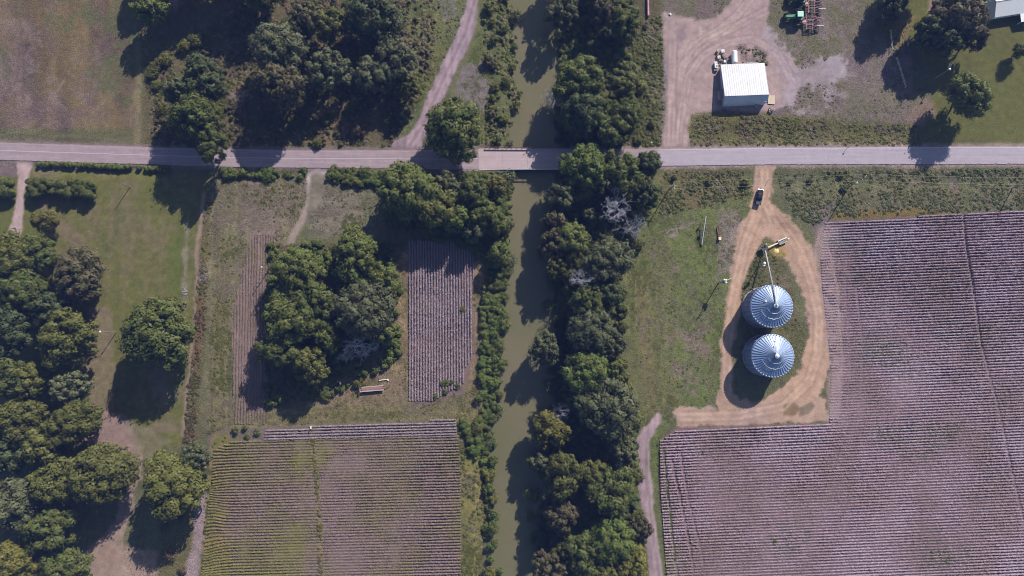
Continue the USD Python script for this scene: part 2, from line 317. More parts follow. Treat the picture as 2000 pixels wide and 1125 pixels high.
# pasture east of the river
lay([(1215, 480), (1290, 340), (1465, 335), (1480, 400), (1430, 560), (1415, 800), (1320, 815), (1300, 840), (1240, 838)], (108, 116, 68), col2=(102, 112, 62), var=0.19)
lay([(1270, 400), (1450, 380), (1415, 600), (1400, 780), (1290, 760), (1260, 560)], (132, 116, 106), thresh=0.09, opacity=0.8, nseed=4)
lay([(1218, 490), (1300, 470), (1320, 800), (1240, 830)], (116, 110, 74), grain=(6, 160), amp=34, soft=16, opacity=0.7, nseed=2)
for gx in (1232, 1246, 1258, 1272, 1284): lay([(gx, 500), (gx + 6, 640), (gx + 22, 820)], (126, 112, 80) if gx % 4 else (92, 102, 56), width=7, amp=9, soft=5, opacity=0.55)
lay([(1230, 490), (1270, 400), (1285, 480), (1260, 560)], (104, 112, 62), amp=10, opacity=0.6)
lay([(1400, 420), (1450, 400), (1435, 520), (1400, 540)], (134, 118, 120), amp=16, opacity=0.6)
lay([(1285, 335), (1462, 332), (1470, 385), (1300, 420)], (108, 104, 66), zone='weedy_ground', var=0.25, col2=(112, 100, 70))
lay([(1300, 455), (1320, 450), (1345, 440)], (148, 132, 128), width=12, amp=14, opacity=0.7)
lay([(1215, 820), (1300, 810), (1295, 850), (1280, 950), (1300, 1130), (1310, 1400), (1240, 1400)], (100, 108, 62), amp=6, var=0.2)
lay([(1286, 815), (1268, 840), (1254, 860), (1256, 920), (1265, 1000), (1275, 1080), (1284, 1140), (1310, 1400)], (158, 138, 142), width=[16, 20, 26, 27, 27, 27, 28, 28], amp=6, soft=3, zone='dirt_track', grain=(5, 90))
# loop round the silos
SAND, SAND2 = (186, 155, 132), (174, 146, 130)
lay([(1494, 325), (1492, 360), (1482, 420), (1462, 470), (1446, 530), (1430, 610), (1420, 680), (1416, 760), (1425, 805)], SAND, width=[46, 36, 50, 48, 32, 26, 26, 30, 50], amp=12, soft=3, zone='dirt_track', col2=SAND2)
lay([(1490, 410), (1520, 440), (1550, 480), (1575, 530), (1598, 600), (1604, 660), (1592, 720), (1560, 775), (1500, 805), (1420, 812)], SAND, width=[50, 56, 52, 50, 46, 50, 56, 62, 52, 44], amp=12, soft=3, zone='dirt_track', col2=SAND2)
lay([(1318, 794), (1430, 800), (1560, 780), (1612, 778), (1618, 824), (1320, 834)], (180, 152, 132), amp=14, soft=3, zone='dirt_track', col2=(170, 146, 136))
lay([(1440, 420), (1430, 470), (1415, 500)], (150, 132, 124), width=16, amp=8, opacity=0.6)
lay([(1530, 790), (1552, 786), (1562, 798), (1552, 812), (1530, 812)], (134, 112, 84), amp=3, soft=2)
lay([(1562, 796), (1585, 784), (1592, 792), (1582, 806), (1562, 812)], (130, 116, 98), amp=3, soft=2)
lay([(1500, 425), (1525, 415), (1560, 455), (1530, 455)], (142, 116, 98), amp=8, opacity=0.7)
lay([(1576, 608), (1582, 612), (1578, 618), (1572, 614)], (140, 116, 104), amp=2, soft=2)
lay([(1576, 628), (1583, 632), (1580, 638), (1573, 634)], (132, 108, 98), amp=2, soft=2)
lay([(1478, 492), (1500, 488), (1530, 510), (1552, 560), (1556, 620), (1574, 650), (1568, 690), (1535, 732), (1505, 745), (1475, 700), (1460, 640), (1448, 600), (1448, 560)], (98, 96, 62), zone='weedy_ground', amp=7, var=0.25, col2=(108, 100, 76))
lay([(1498, 480), (1530, 478), (1540, 500), (1510, 506)], (176, 150, 84), amp=6, opacity=0.7)
def ruts(line, gap, w, col, op):
    a = np.array(line, float); d = np.gradient(a, axis=0); d /= np.linalg.norm(d, axis=1, keepdims=True); s = np.stack([-d[:, 1], d[:, 0]], 1)
    for k in (-1, 1): lay([tuple(q) for q in a + s * k * gap], col, width=w, amp=3, soft=2.5, opacity=op)
for line in ([(1494, 330), (1490, 370), (1476, 425), (1456, 475), (1440, 540), (1428, 610), (1420, 690), (1420, 770)], [(1496, 400), (1528, 440), (1562, 490), (1588, 560), (1600, 620), (1598, 690), (1580, 745), (1530, 795), (1440, 812), (1330, 815)], [(1494, 340), (1498, 400), (1510, 430)]):
    ruts(line, 5.5, 4, (202, 172, 150), .6); ruts(line, 11, 3, (150, 124, 106), .45)
for line in ([(1318, 288), (1322, 220), (1330, 140), (1352, 90), (1400, 62), (1440, 30), (1480, -20)], [(1322, 288), (1330, 230), (1345, 150), (1372, 108), (1420, 84), (1470, 76), (1520, 105), (1548, 160)], [(1330, 130), (1380, 80), (1440, 50), (1500, 20)], [(1310, 280), (1312, 180), (1314, 80)]):
    ruts(line, 5, 3, (188, 166, 160), .55); ruts(line, 8.5, 2.5, (138, 118, 116), .5)
for line in ([(930, -10), (908, 65), (868, 150), (828, 240), (800, 285)], [(1262, 860), (1262, 920), (1270, 1000), (1281, 1080), (1290, 1140)]): ruts(line, 5, 4, (172, 152, 156), .6); ruts(line, 0.1, 4, (136, 118, 122), .5)
# right-hand verge
lay([(1512, 340), (1530, 328), (E, 326), (E, 412), (1615, 432), (1580, 450), (1545, 420)], (98, 103, 68), col2=(108, 104, 80), zone='weedy_ground', var=0.22, amp=7)
lay([(1620, 415), (1860, 404), (1865, 415), (1618, 431)], (124, 104, 58), amp=6)
lay([(1585, 400), (1630, 395), (1625, 425), (1600, 470), (1580, 440)], (122, 108, 112), amp=12, opacity=0.8)
lay([(1855, 350), (1870, 350), (1885, 420), (1872, 420)], (126, 106, 104), amp=8, opacity=0.8)
# east field
EAST_FIELD = [(1618, 432), (2000, 413), (E, 395), (E, 1500), (1305, 1500), (1300, 1130), (1290, 960), (1286, 862), (1322, 836), (1620, 826), (1624, 700), (1606, 560), (1600, 480)]
lay(EAST_FIELD, (126, 103, 106), zone='field_soil', amp=4, soft=3, col2=(110, 91, 94))
lay([(1600, 440), (1618, 440), (1640, 560), (1648, 700), (1635, 835), (1615, 835), (1618, 700), (1602, 560), (1590, 490)], (160, 138, 132), amp=6, opacity=0.85)
for gx, gy, gr in ((1760, 690, 60), (1800, 850, 60), (1700, 470, 50), (1720, 535, 40), (1850, 640, 50), (1530, 1050, 40), (1840, 1090, 40), (1745, 845, 40), (1650, 690, 26), (1840, 790, 30)):
    lay([(gx + gr * 1.5 * math.cos(q), gy + gr * .7 * math.sin(q)) for q in np.arange(8) * math.pi / 4], (70, 78, 62), amp=26, soft=16, opacity=0.8, thresh=-0.1, nseed=gx % 7)
lay([(1282, 860), (1295, 860), (1305, 980), (1325, 1140), (1340, 1400), (1302, 1400), (1292, 1000)], (98, 108, 62), amp=6)
lay([(608, 836), (618, 930), (624, 1040), (628, 1140)], (150, 138, 62), width=7, amp=4, soft=3)
# river and its banks
RIVER = [(1040, B, 66), (1040, -40, 70), (1045, 0, 74), (1052, 60, 78), (1055, 120, 78), (1052, 180, 74), (1048, 240, 78), (1046, 300, 86), (1046, 350, 84), (1042, 420, 88), (1036, 500, 98), (1036, 580, 104), (1034, 650, 104), (1030, 720, 108), (1022, 800, 104), (1016, 880, 104), (1010, 960, 100), (1002, 1040, 96), (998, 1130, 100), (990, 1300, 100), (985, 1500, 100)]
rs = np.full(X.shape, -1e9)
for (ax, ay, aw), (bx, by, bw) in zip(RIVER[:-1], RIVER[1:]):
    d, t = seg_d(PX, PY, (ax, ay), (bx, by)); rs = np.maximum(rs, (aw * (1 - t) + bw * t) / 2 - d)
rs = rs + 9 * NM + 5 * NF
bank = np.clip((rs + 34) / 34, 0, 1)
k = (np.clip((rs + 30) / 20, 0, 1) * (rs > -40))[..., None]
COL[:] = COL * (1 - 0.85 * k) + A(92, 92, 62) * (1 + 0.5 * NM + 0.4 * NF)[..., None] * 0.85 * k
k = np.clip((rs + 3) / 6, 0, 1)[..., None]
COL[:] = COL * (1 - k) + A(96, 84, 66) * k
ZONE[(rs > -22)] = ZN.index('weedy_ground'); ZONE[rs > -1] = ZN.index('river_bed')
# road bed, verges
NORTH = [(B, 268), (0, 278), (330, 288.5), (560, 293), (800, 293.5), (950, 291), (1290, 291), (1500, 288), (2000, 286), (E, 285)]
SOUTH = [(B, 302), (0, 312), (270, 320.5), (500, 327), (720, 328.5), (905, 331.5), (1110, 330), (1290, 324), (1500, 321), (2000, 320), (E, 320)]
nY = np.interp(PX, *zip(*NORTH)); sY = np.interp(PX, *zip(*SOUTH))
inroad = np.minimum(PY - nY, sY - PY)
deck = (PX > 935) & (PX < 1135)
k = np.clip((inroad + 9 + 6 * NM + 4 * NF) / 6, 0, 1)[..., None] * (~deck[..., None] | (rs < -6)[..., None])
verge = np.where((PX < 1180)[..., None], A(132, 116, 112), A(158, 138, 134))
COL[:] = COL * (1 - k * 0.8) + verge * (1 + 0.5 * NF)[..., None] * k * 0.8
ZONE[(inroad > -2) & (rs < -1)] = ZN.index('road_bed')

Zh = np.where(ZONE == ZN.index('lawn'), 0.05, 0.16) * (NM + NF * 0.6) - 0.06 + 0.25 * NB
Zh = np.where(np.isin(ZONE, [ZN.index('dirt_track'), ZN.index('farm_yard'), ZN.index('field_soil')]), 0.05 * NF + 0.04 * NM, Zh)
Zh = Zh - 2.9 * bank * bank * (3 - 2 * bank) * np.clip(1 + 0.5 * NM, 0.4, 1.5)
for line, dep, wd in (([(70, 326), (330, 334), (430, 342)], 0.5, 12), ([(1530, 352), (2100, 352)], 0.6, 16), ([(1330, 345), (1450, 345)], 0.4, 14), ([(1365, 262), (1790, 262)], 0.5, 16), ([(420, 342), (600, 342)], 0.4, 12), ([(640, 345), (740, 345)], 0.4, 14)):
    for a, b in zip(line[:-1], line[1:]):
        Zh -= dep * np.exp(-(seg_d(PX, PY, a, b)[0] / wd) ** 2)
low = np.clip((inroad + 8) / 6, 0, 1)
keep = np.where(deck & (rs > -40), 0, low)
Zh = Zh * (1 - keep) - 0.10 * keep
Zh = np.minimum(Zh, 0.12)
edge = np.clip(np.minimum(np.minimum(X - GX[0], GX[-1] - X), np.minimum(Y - GY[0], GY[-1] - Y)) / 10, 0, 1)

def ground_z(x, y):
    i = np.clip(np.rint((np.asarray(y) - GY[0]) / STEP).astype(int), 0, len(GY) - 1); j = np.clip(np.rint((np.asarray(x) - GX[0]) / STEP).astype(int), 0, len(GX) - 1)
    return Zh[i, j]
def zone_of(x, y):
    i = np.clip(np.rint((np.asarray(y) - GY[0]) / STEP).astype(int), 0, len(GY) - 1); j = np.clip(np.rint((np.asarray(x) - GX[0]) / STEP).astype(int), 0, len(GX) - 1)
    return ZONE[i, j], rs[i, j], inroad[i, j]

GM = {'ground': ground_mat('rough_grass', 0.5, 1.5, 2.2, 0.6, 0.25, tint=(0.10, 0.10, 0.05)),
      'field_soil': ground_mat('tilled_soil', 0.6, 1.4, 3.2, 0.5, 0.15),
      'dirt_track': ground_mat('packed_dirt', 0.82, 1.18, 2.0, 0.3, 0.04),
      'farm_yard': ground_mat('yard_dirt', 0.85, 1.15, 2.2, 0.35, 0.04),
      'lawn': ground_mat('mown_grass', 0.66, 1.34, 2.8, 0.45, 0.1),
      'river_bed': ground_mat('river_mud', 0.8, 1.2, 1.5, 0.3, 0.05),
      'road_bed': ground_mat('gravel_shoulder', 0.8, 1.2, 3.0, 0.5, 0.05),
      'weedy_ground': ground_mat('weed_litter', 0.4, 1.6, 2.0, 0.5, 0.3)}
ny, nx = X.shape
ids = np.arange(ny * nx).reshape(ny, nx)
quads = np.stack([ids[:-1, :-1], ids[:-1, 1:], ids[1:, 1:], ids[1:, :-1]], -1).reshape(-1, 4)
zq = ZONE[:-1, :-1].ravel()
V = np.stack([X, Y, Zh], -1).reshape(-1, 3)
C = np.clip(COL.reshape(-1, 3), 0.003, 0.9)
gy_, gx_ = np.gradient(Zh, STEP); NRM = np.stack([-gx_, -gy_, np.ones_like(gx_)], -1).reshape(-1, 3); NRM /= np.linalg.norm(NRM, axis=1, keepdims=True)
def painted_sheet(name, verts, nrm, faces4, cols, mat):
    u, inv = np.unique(faces4, return_inverse=True)
    m = UsdGeom.Mesh.Define(stage, numbered('/World/' + name))
    m.CreatePointsAttr(Vt.Vec3fArray.FromNumpy(verts[u].astype(np.float32)))
    m.CreateFaceVertexCountsAttr(Vt.IntArray.FromNumpy(np.full(len(faces4), faces4.shape[1], np.int32)))
    m.CreateFaceVertexIndicesAttr(Vt.IntArray.FromNumpy(inv.astype(np.int32).ravel()))
    m.CreateSubdivisionSchemeAttr('none')
    if nrm is not None:
        m.CreateNormalsAttr(Vt.Vec3fArray.FromNumpy(nrm[u].astype(np.float32))); m.SetNormalsInterpolation('vertex')
    UsdGeom.PrimvarsAPI(m).CreatePrimvar('paint', Sdf.ValueTypeNames.Color3fArray, 'vertex').Set(Vt.Vec3fArray.FromNumpy(cols[u].astype(np.float32)))
    UsdShade.MaterialBindingAPI.Apply(m.GetPrim()).Bind(mat)
    tag(m, kind='structure')
for k, zn in enumerate(ZN):
    f = quads[zq == k]
    if len(f): painted_sheet(zn, V, NRM, f, C, GM[zn])
# the country beyond, out to the horizon
ring_in = [(GX[0], GY[0]), (GX[-1], GY[0]), (GX[-1], GY[-1]), (GX[0], GY[-1])]
R = 6000.0
ring = np.array([(x, y, -0.2) for x, y in ring_in] + [(x / abs(x) * R, y / abs(y) * R, -0.2) for x, y in ring_in])
rf = np.array([[i, 4 + i, 4 + (i + 1) % 4, (i + 1) % 4] for i in range(4)])
painted_sheet('farmland', ring, None, rf, np.tile(A(112, 106, 84), (8, 1)), GM['ground'])

# river water: a murky surface
WL = -2.2
wv = np.array([P(x + s * (w / 2 + 16), y, WL) for x, y, w in RIVER for s in (-1, 1)])
wf = np.array([[2 * i, 2 * i + 1, 2 * i + 3, 2 * i + 2] for i in range(len(RIVER) - 1)])
water = M('muddy_water', {'g': ('geometry', {}), 'n': ('noise_texture', {'scale': 0.035, 'detail': 5.0, 'roughness': 0.6}), 'r': ('rgb_ramp', {'ramp': [(0.3, (0.102, 0.098, 0.050)), (0.5, (0.118, 0.106, 0.060)), (0.7, (0.134, 0.114, 0.074))]}),
    'w': ('noise_texture', {'scale': 1.6, 'detail': 3.0}), 'b': ('bump', {'distance': 0.02, 'strength': 0.35}), 'p': ('principled_bsdf', {'roughness': 0.12, 'ior': 1.33})},
    [('g.position', 'n.vector'), ('n.fac', 'r.fac'), ('r.color', 'p.base_color'), ('g.position', 'w.vector'), ('w.fac', 'b.height'), ('b.normal', 'p.normal')])
w_ = obj('river', (wv, wf[:, ::1]), water); tag(w_, kind='structure')

# ------------------------------------------------------------------ the county road
def asphalt(name, c1, c2, lo=0.85, hi=1.15):
    return M(name, {'g': ('geometry', {}), 'mp': ('mapping', {'scale': (0.05, 1.3, 1.0)}), 'n1': ('noise_texture', {'scale': 1.0, 'detail': 4.0}), 'n2': ('noise_texture', {'scale': 0.35, 'detail': 5.0, 'roughness': 0.7}), 'n3': ('noise_texture', {'scale': 9.0, 'detail': 2.0}),
        'a': ('math', {'math_type': 'add'}), 'r': ('map_range', {'from_min': 0.75, 'from_max': 1.25, 'clamp': True}), 'c': ('mix', {'mix_type': 'mix', 'color1': c1, 'color2': c2}), 'r3': ('map_range', {'from_min': 0.3, 'from_max': 0.7, 'to_min': lo, 'to_max': hi}),
        'd': ('mix', {'mix_type': 'multiply', 'fac': 1.0}), 'p': ('principled_bsdf', {'roughness': 0.9, 'specular_ior_level': 0.2})},
        [('g.position', 'mp.vector'), ('mp.vector', 'n1.vector'), ('g.position', 'n2.vector'), ('g.position', 'n3.vector'), ('n1.fac', 'a.value1'), ('n2.fac', 'a.value2'), ('a.value', 'r.value'), ('r.result', 'c.fac'), ('n3.fac', 'r3.value'), ('c.color', 'd.color1'), ('r3.result', 'd.color2'), ('d.color', 'p.base_color')])
old_asphalt = asphalt('old_asphalt', tuple(A(172, 155, 158)), tuple(A(150, 135, 142)))
new_asphalt = asphalt('grey_asphalt', tuple(A(182, 172, 180)), tuple(A(168, 158, 168)))
concrete = asphalt('bridge_concrete', tuple(A(190, 174, 176)), tuple(A(178, 160, 164)))
linep = plain('worn_line_paint', tuple(A(205, 195, 200)), 0.8, var=0.3, scale=4)
linew = plain('faded_line_paint', tuple(A(182, 166, 170)), 0.8, var=0.3, scale=4)
def nrt(x): return np.interp(x, *zip(*NORTH))
def sth(x): return np.interp(x, *zip(*SOUTH))
def ribbon(x0, x1, ya, yb, z, step=12, wob=0.0, seed=0):
    xs = np.arange(x0, x1 + 0.1, step) if step < x1 - x0 else np.array([x0, x1]); xs[-1] = x1
    r = np.random.default_rng(seed)
    a, b = P(xs, ya(xs) + r.normal(0, wob, len(xs)), z), P(xs, yb(xs) + r.normal(0, wob, len(xs)), z)
    v = np.empty((2 * len(xs), 3)); v[0::2], v[1::2] = a, b
    f = np.array([[2 * i, 2 * i + 1, 2 * i + 3, 2 * i + 2] for i in range(len(xs) - 1)])
    return v, f
def slab(x0, x1, ya, yb, z, thick, **k):
    v, f = ribbon(x0, x1, ya, yb, z, **k)
    n = len(v); v2 = np.vstack([v, v - [0, 0, thick]])
    side = [[i + 2, i, i + n, i + n + 2] for i in range(0, n - 2, 2)] + [[i, i + 2, i + n + 2, i + n] for i in range(1, n - 2, 2)] + [[0, 1, 1 + n, n], [n - 1, n - 2, 2 * n - 2, 2 * n - 1]]
    return v2, np.vstack([f, f[:, ::-1] + n, np.array(side)])
for nm, x0, x1, mt in (('road', -380, 935, old_asphalt), ('road', 1135, 1285, old_asphalt), ('road', 1285, 2380, new_asphalt)):
    tag(obj(nm, slab(x0, x1, nrt, sth, 0.06, 0.3, wob=0.35, seed=int(x0 + 400), step=5), mt), kind='structure')
mid = lambda d: (lambda x: (nrt(x) * 0.5 + sth(x) * 0.5) - 1.5 + d)
tag(obj('centre_line', ribbon(-380, 935, mid(0), mid(0.7), 0.064), linep), kind='structure')
tag(obj('edge_line', ribbon(1300, 2380, lambda x: nrt(x) + 1.6, lambda x: nrt(x) + 2.5, 0.064), linep), kind='structure')
tag(obj('edge_line', ribbon(-380, 800, lambda x: nrt(x) + 2.0, lambda x: nrt(x) + 2.5, 0.064), linew), kind='structure')
# ------------------------------------------------------------------ materials of the built things
galv = plain('galvanised_steel', (0.13, 0.16, 0.24), 0.6, 0.0, 0.15, 1.5, spec=0.08)
galv_roof = plain('galvanised_roof', (0.235, 0.315, 0.49), 0.45, 0.1, 0.12, 1.2, spec=0.5)
galv_roof_b = plain('galvanised_roof_dull', (0.20, 0.27, 0.42), 0.48, 0.1, 0.15, 1.2, dirt=(0.21, 0.21, 0.25), dirt_amt=0.5)
rib_steel = plain('roof_rib_steel', (0.145, 0.187, 0.272), 0.5, 0.2, 0.12, 2.0)
bright_steel = plain('bright_steel', (0.612, 0.629, 0.663), 0.35, 0.3, 0.1, 2.0)
white_roof = plain('white_sheet_roof', (0.37, 0.37, 0.40), 0.5, 0.0, 0.10, 0.9, dirt=(0.22, 0.18, 0.16), dirt_amt=0.55)
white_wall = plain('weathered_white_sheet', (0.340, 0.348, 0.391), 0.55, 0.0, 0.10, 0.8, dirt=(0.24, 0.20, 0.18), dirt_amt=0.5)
white_paint = plain('white_paint', (0.663, 0.663, 0.663), 0.4, 0.0, 0.05, 2.0)
rust = plain('rusty_steel', (0.170, 0.076, 0.051), 0.75, 0.0, 0.3, 3.0, dirt=(0.28, 0.18, 0.14))
red_paint = plain('faded_red_paint', (0.22, 0.055, 0.06), 0.55, 0.0, 0.2, 2.0, dirt=(0.40, 0.22, 0.22))
pink_paint = plain('sun_bleached_red_pipe', (0.306, 0.128, 0.170), 0.5, 0.0, 0.15, 1.5, dirt=(0.45, 0.30, 0.36))
yellow_paint = plain('yellow_paint', (0.527, 0.374, 0.093), 0.5, 0.0, 0.15, 2.0, dirt=(0.45, 0.33, 0.2))
cream = plain('cream_paint', (0.595, 0.493, 0.340), 0.6, 0.0, 0.1, 2.0)
green_paint = plain('tractor_green', (0.030, 0.170, 0.060), 0.35, 0.0, 0.1, 2.0)
mint = plain('sunlit_cab_roof', (0.238, 0.442, 0.340), 0.4, 0.0, 0.05, 2.0)
tyre = plain('tyre_rubber', (0.015, 0.015, 0.017), 0.85, 0.0, 0.15, 5.0)
steel_dark = plain('dark_steel', (0.043, 0.043, 0.047), 0.6, 0.2, 0.2, 3.0)
steel_grey = plain('grey_steel', (0.281, 0.281, 0.289), 0.6, 0.3, 0.2, 2.5, dirt=(0.22, 0.14, 0.10))
wood = plain('weathered_pole_wood', (0.170, 0.140, 0.111), 0.85, 0.0, 0.25, 4.0)
board = plain('plywood_board', (0.442, 0.357, 0.255), 0.8, 0.0, 0.12, 3.0)
grey_board = plain('weathered_board', (0.357, 0.323, 0.281), 0.85, 0.0, 0.2, 4.0)
black_paint = plain('black_car_paint', (0.009, 0.009, 0.012), 0.22, 0.0, 0.05, 2.0)
dark_glass = plain('dark_window_glass', (0.017, 0.021, 0.030), 0.06, 0.0, 0.05, 2.0, spec=0.8)
aqua = plain('aqua_plastic', (0.357, 0.510, 0.527), 0.5, 0.0, 0.08, 3.0)
bark = plain('bark', (0.085, 0.072, 0.060), 0.9, 0.0, 0.3, 4.0)
dead_bark = plain('bleached_dead_wood', (0.357, 0.340, 0.357), 0.85, 0.0, 0.2, 3.0)
dead_brown = plain('brown_dead_wood', (0.255, 0.187, 0.145), 0.9, 0.0, 0.25, 3.0)
shingle = plain('house_wall_siding', (0.383, 0.399, 0.442), 0.7, 0.0, 0.08, 2.0)
rubble_m = plain('pale_rubble', (0.27, 0.26, 0.265), 0.9, 0.0, 0.2, 3.0)
at = lambda px, py, z=0.0: P(px, py, z)

# ------------------------------------------------------------------ the bridge
br = thing('bridge', 'concrete road bridge over the muddy river with steel guard rails', 'bridge')
segs = [(935, 982), (982, 1030), (1030, 1082), (1082, 1135)]
for a, b in segs:
    obj('deck_slab', slab(a + 0.12, b - 0.12, lambda x: nrt(x) - 1.0, lambda x: sth(x) + 0.6, 0.065, 0.5, step=9), concrete, br)
for a in (982, 1030, 1082):
    p0, p1 = at(a, 293, -1.2), at(a, 329, -1.2)
    c = (p0 + p1) / 2
    obj('pier_cap', rbox([c[0], c[1], -0.75], [0.7, abs(p0[1] - p1[1]) + 0.6, 0.55], 0.05), concrete, br)
    for t in (0.1, 0.5, 0.9):
        q = p0 * (1 - t) + p1 * t
        obj('pile', cyl([q[0], q[1], -2.4], 0.22, 2.9, 12), concrete, br)
for a in (935, 1135):
    p0, p1 = at(a, 291, -1.2), at(a, 330, -1.2); c = (p0 + p1) / 2
    obj('abutment', rbox([c[0], c[1], -1.6], [0.8, abs(p0[1] - p1[1]) + 0.8, 2.3], 0.05), concrete, br)
def rail(name, label, pts, posts, zt, mat, g=None):
    t = thing(name, label, 'guard rail', group=g)
    w = np.array([at(x, y, zt) for x, y in pts])
    d = w[-1] - w[0]; d /= np.linalg.norm(d); nrm = np.array([-d[1], d[0], 0])
    prof = [(-0.04, -0.16), (0.05, -0.08), (-0.02, 0.0), (0.05, 0.08), (-0.04, 0.16)]
    v = np.array([[p + nrm * (u + o) + [0, 0, h] for u, h in prof] for o in (0, 0.05) for p in w]).reshape(2, len(w), 5, 3)
    vs, fs = v.reshape(-1, 3), []
    L = len(w)
    for o in (0, 1):
        for i in range(L - 1):
            for k in range(4):
                a = (o * L + i) * 5 + k; q = [a, a + 1, a + 6, a + 5]; fs.append(q if o else q[::-1])
    obj('beam', (vs, np.array(fs)), mat, t)
    obj('top_rail', tube(w + [0, 0, 0.2], 0.07, 6), mat, t)
    for s in np.linspace(0, 1, posts):
        q = np.array([np.interp(s, np.linspace(0, 1, L), w[:, k]) for k in range(3)])
        obj('post', rbox([q[0], q[1], zt / 2 - 0.1], [0.14, 0.16, zt + 0.3], 0.02), mat, t)
rail('guard_rail', 'rusty guard rail on the upstream edge of the bridge with evenly spaced posts', [(948, 287.5), (1000, 287.8), (1060, 288.2), (1140, 289)], 19, 0.78, rust)
rail('guard_rail', 'pale guard rail along the bridge edge that shades the open water', [(902, 334), (940, 332.4), (982, 331), (1040, 330.6), (1140, 330.3)], 22, 0.72, bright_steel)

# ------------------------------------------------------------------ grain silos
def silo(label, px, py, extra):
    base = at(px, py, 0.0)
    R, H, AP = 6.75, 8.3, 11.9
    t = thing('grain_silo', label, 'silo', (base[0], base[1], 0), group='grain silos beside the dirt loop')
    obj('foundation', lathe([(0.01, 0.25), (R + 0.3, 0.25), (R + 0.35, -0.3)], 48), concrete, t)
    rings = 8
    for k in range(rings):      # corrugated wall sheets, ring upon ring
        z0, z1 = 0.25 + k * (H - 0.25) / rings, 0.25 + (k + 1) * (H - 0.25) / rings
        zs = np.linspace(z0, z1, 13); rr = R + 0.035 * np.sin(np.linspace(0, 6 * 2 * np.pi, 13)) + (0.012 if k % 2 else 0)
        obj('wall_ring', lathe(np.stack([rr, zs], 1), 72), galv, t, smooth=40)
    for a in np.arange(24) / 24 * 2 * np.pi:
        obj('wall_stiffener', box([(R + 0.1) * math.cos(a), (R + 0.1) * math.sin(a), H / 2 + 0.1], [0.1, 0.12, H - 0.3], rz=a), galv, t)
    N = 44
    Re, zc = R + 0.45, AP
    zl = H + 0.05
    def pt(r, a, dz=0): return [r * math.cos(a), r * math.sin(a), zc - (zc - zl) * (r - 0.6) / (Re - 0.6) + dz]
    rg = random.Random(px)
    for k in range(N):
        a0, a1 = k / N * 2 * np.pi, (k + 1) / N * 2 * np.pi; e = 0.0006
        am = (a0 + a1) / 2
        top = [pt(0.6, a0 + e), pt(0.6, a1 - e), pt(3.6, a1 - e), pt(3.6, a0 + e), pt(Re, a1 - e), pt(Re, am, -0.05), pt(Re, a0 + e)]
        v = np.array(top + [[x, y, z - 0.05] for x, y, z in top])
        f = [[0, 3, 2], [0, 2, 1], [3, 6, 5], [3, 5, 2], [2, 5, 4]]
        f = [list(q)[::-1] for q in f] + [[i + 7 for i in q] for q in f]
        out = [0, 1, 2, 4, 5, 6, 3]
        for i in range(7):
            p_, q_ = out[i], out[(i + 1) % 7]; f += [[p_, p_ + 7, q_ + 7], [p_, q_ + 7, q_]]
        obj('roof_panel', trimesh.Trimesh(v, np.array(f)[:, ::-1], process=False), galv_roof if rg.random() < 0.7 else galv_roof_b, t)
        d = np.array([math.cos(a0), math.sin(a0), 0]); s = np.array([-d[1], d[0], 0])
        i0, i1 = np.array(pt(0.62, a0, 0.02)), np.array(pt(Re + 0.05, a0, 0.02))
        w0, w1, hh = 0.03, 0.085, 0.15
        obj('roof_rib', hull([i0 + s * w0, i0 - s * w0, i1 + s * w1, i1 - s * w1, i0 + [0, 0, hh * .6], i1 + [0, 0, hh], i1 + s * w1 * .5 + [0, 0, hh], i1 - s * w1 * .5 + [0, 0, hh]]), rib_steel, t)
        c = np.array(pt(Re - 0.25, am, 0.12))
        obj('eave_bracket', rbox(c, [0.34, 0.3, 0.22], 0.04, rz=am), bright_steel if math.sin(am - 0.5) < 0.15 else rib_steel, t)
    obj('roof_collar', lathe([(0.72, zc - 0.12), (0.72, zc + 0.25), (0.62, zc + 0.3), (0.62, zc + 0.1)], 24), galv, t)
    obj('roof_cap', lathe([(0.78, zc + 0.28), (0.76, zc + 0.36), (0.3, zc + 0.62), (0.02, zc + 0.68)], 24), bright_steel, t)
    for rr in (2.5, 4.3):       # stiffening hoops on the roof
        a = np.linspace(-2.9, 0.5, 24)
        obj('roof_hoop', tube([pt(rr, x, 0.16) for x in a], 0.035, 5), bright_steel, t)
    # door in the wall
    obj('wall_door', rbox([R * math.cos(1.2) * 1.012, R * math.sin(1.2) * 1.012, 1.5], [0.16, 0.9, 1.7], 0.04, rz=1.2), bright_steel, t)
    extra(t, pt, R, H, zc, Re)
    return base, zc
def extra_low(t, pt, R, H, zc, Re):
    a = 1.45
    s = np.array([-math.sin(a), math.cos(a), 0])
    for k in (-0.24, 0.24):
        obj('ladder_rail', tube([np.array(pt(0.9, a, 0.3)) + s * k, np.array(pt(Re, a, 0.3)) + s * k, np.array(pt(Re + 0.25, a, -0.6)) + s * k, np.array([*(np.array([math.cos(a), math.sin(a)]) * (Re + 0.25)), 0.3]) + s * k], 0.035, 5), bright_steel, t)
    for r in np.arange(1.2, Re, 0.42):
        c = np.array(pt(r, a, 0.3)); obj('ladder_rung', tube([c - s * 0.24, c + s * 0.24], 0.03, 5), bright_steel, t)
    c = np.array(pt(2.9, a + 0.16, 0.16)); obj('roof_hatch', rbox(c, [0.9, 0.8, 0.3], 0.06, rz=a), bright_steel, t)
    c = np.array(pt(4.9, a + 0.05, 0.2)); obj('roof_hatch', rbox(c, [0.5, 0.5, 0.25], 0.05, rz=a), bright_steel, t)
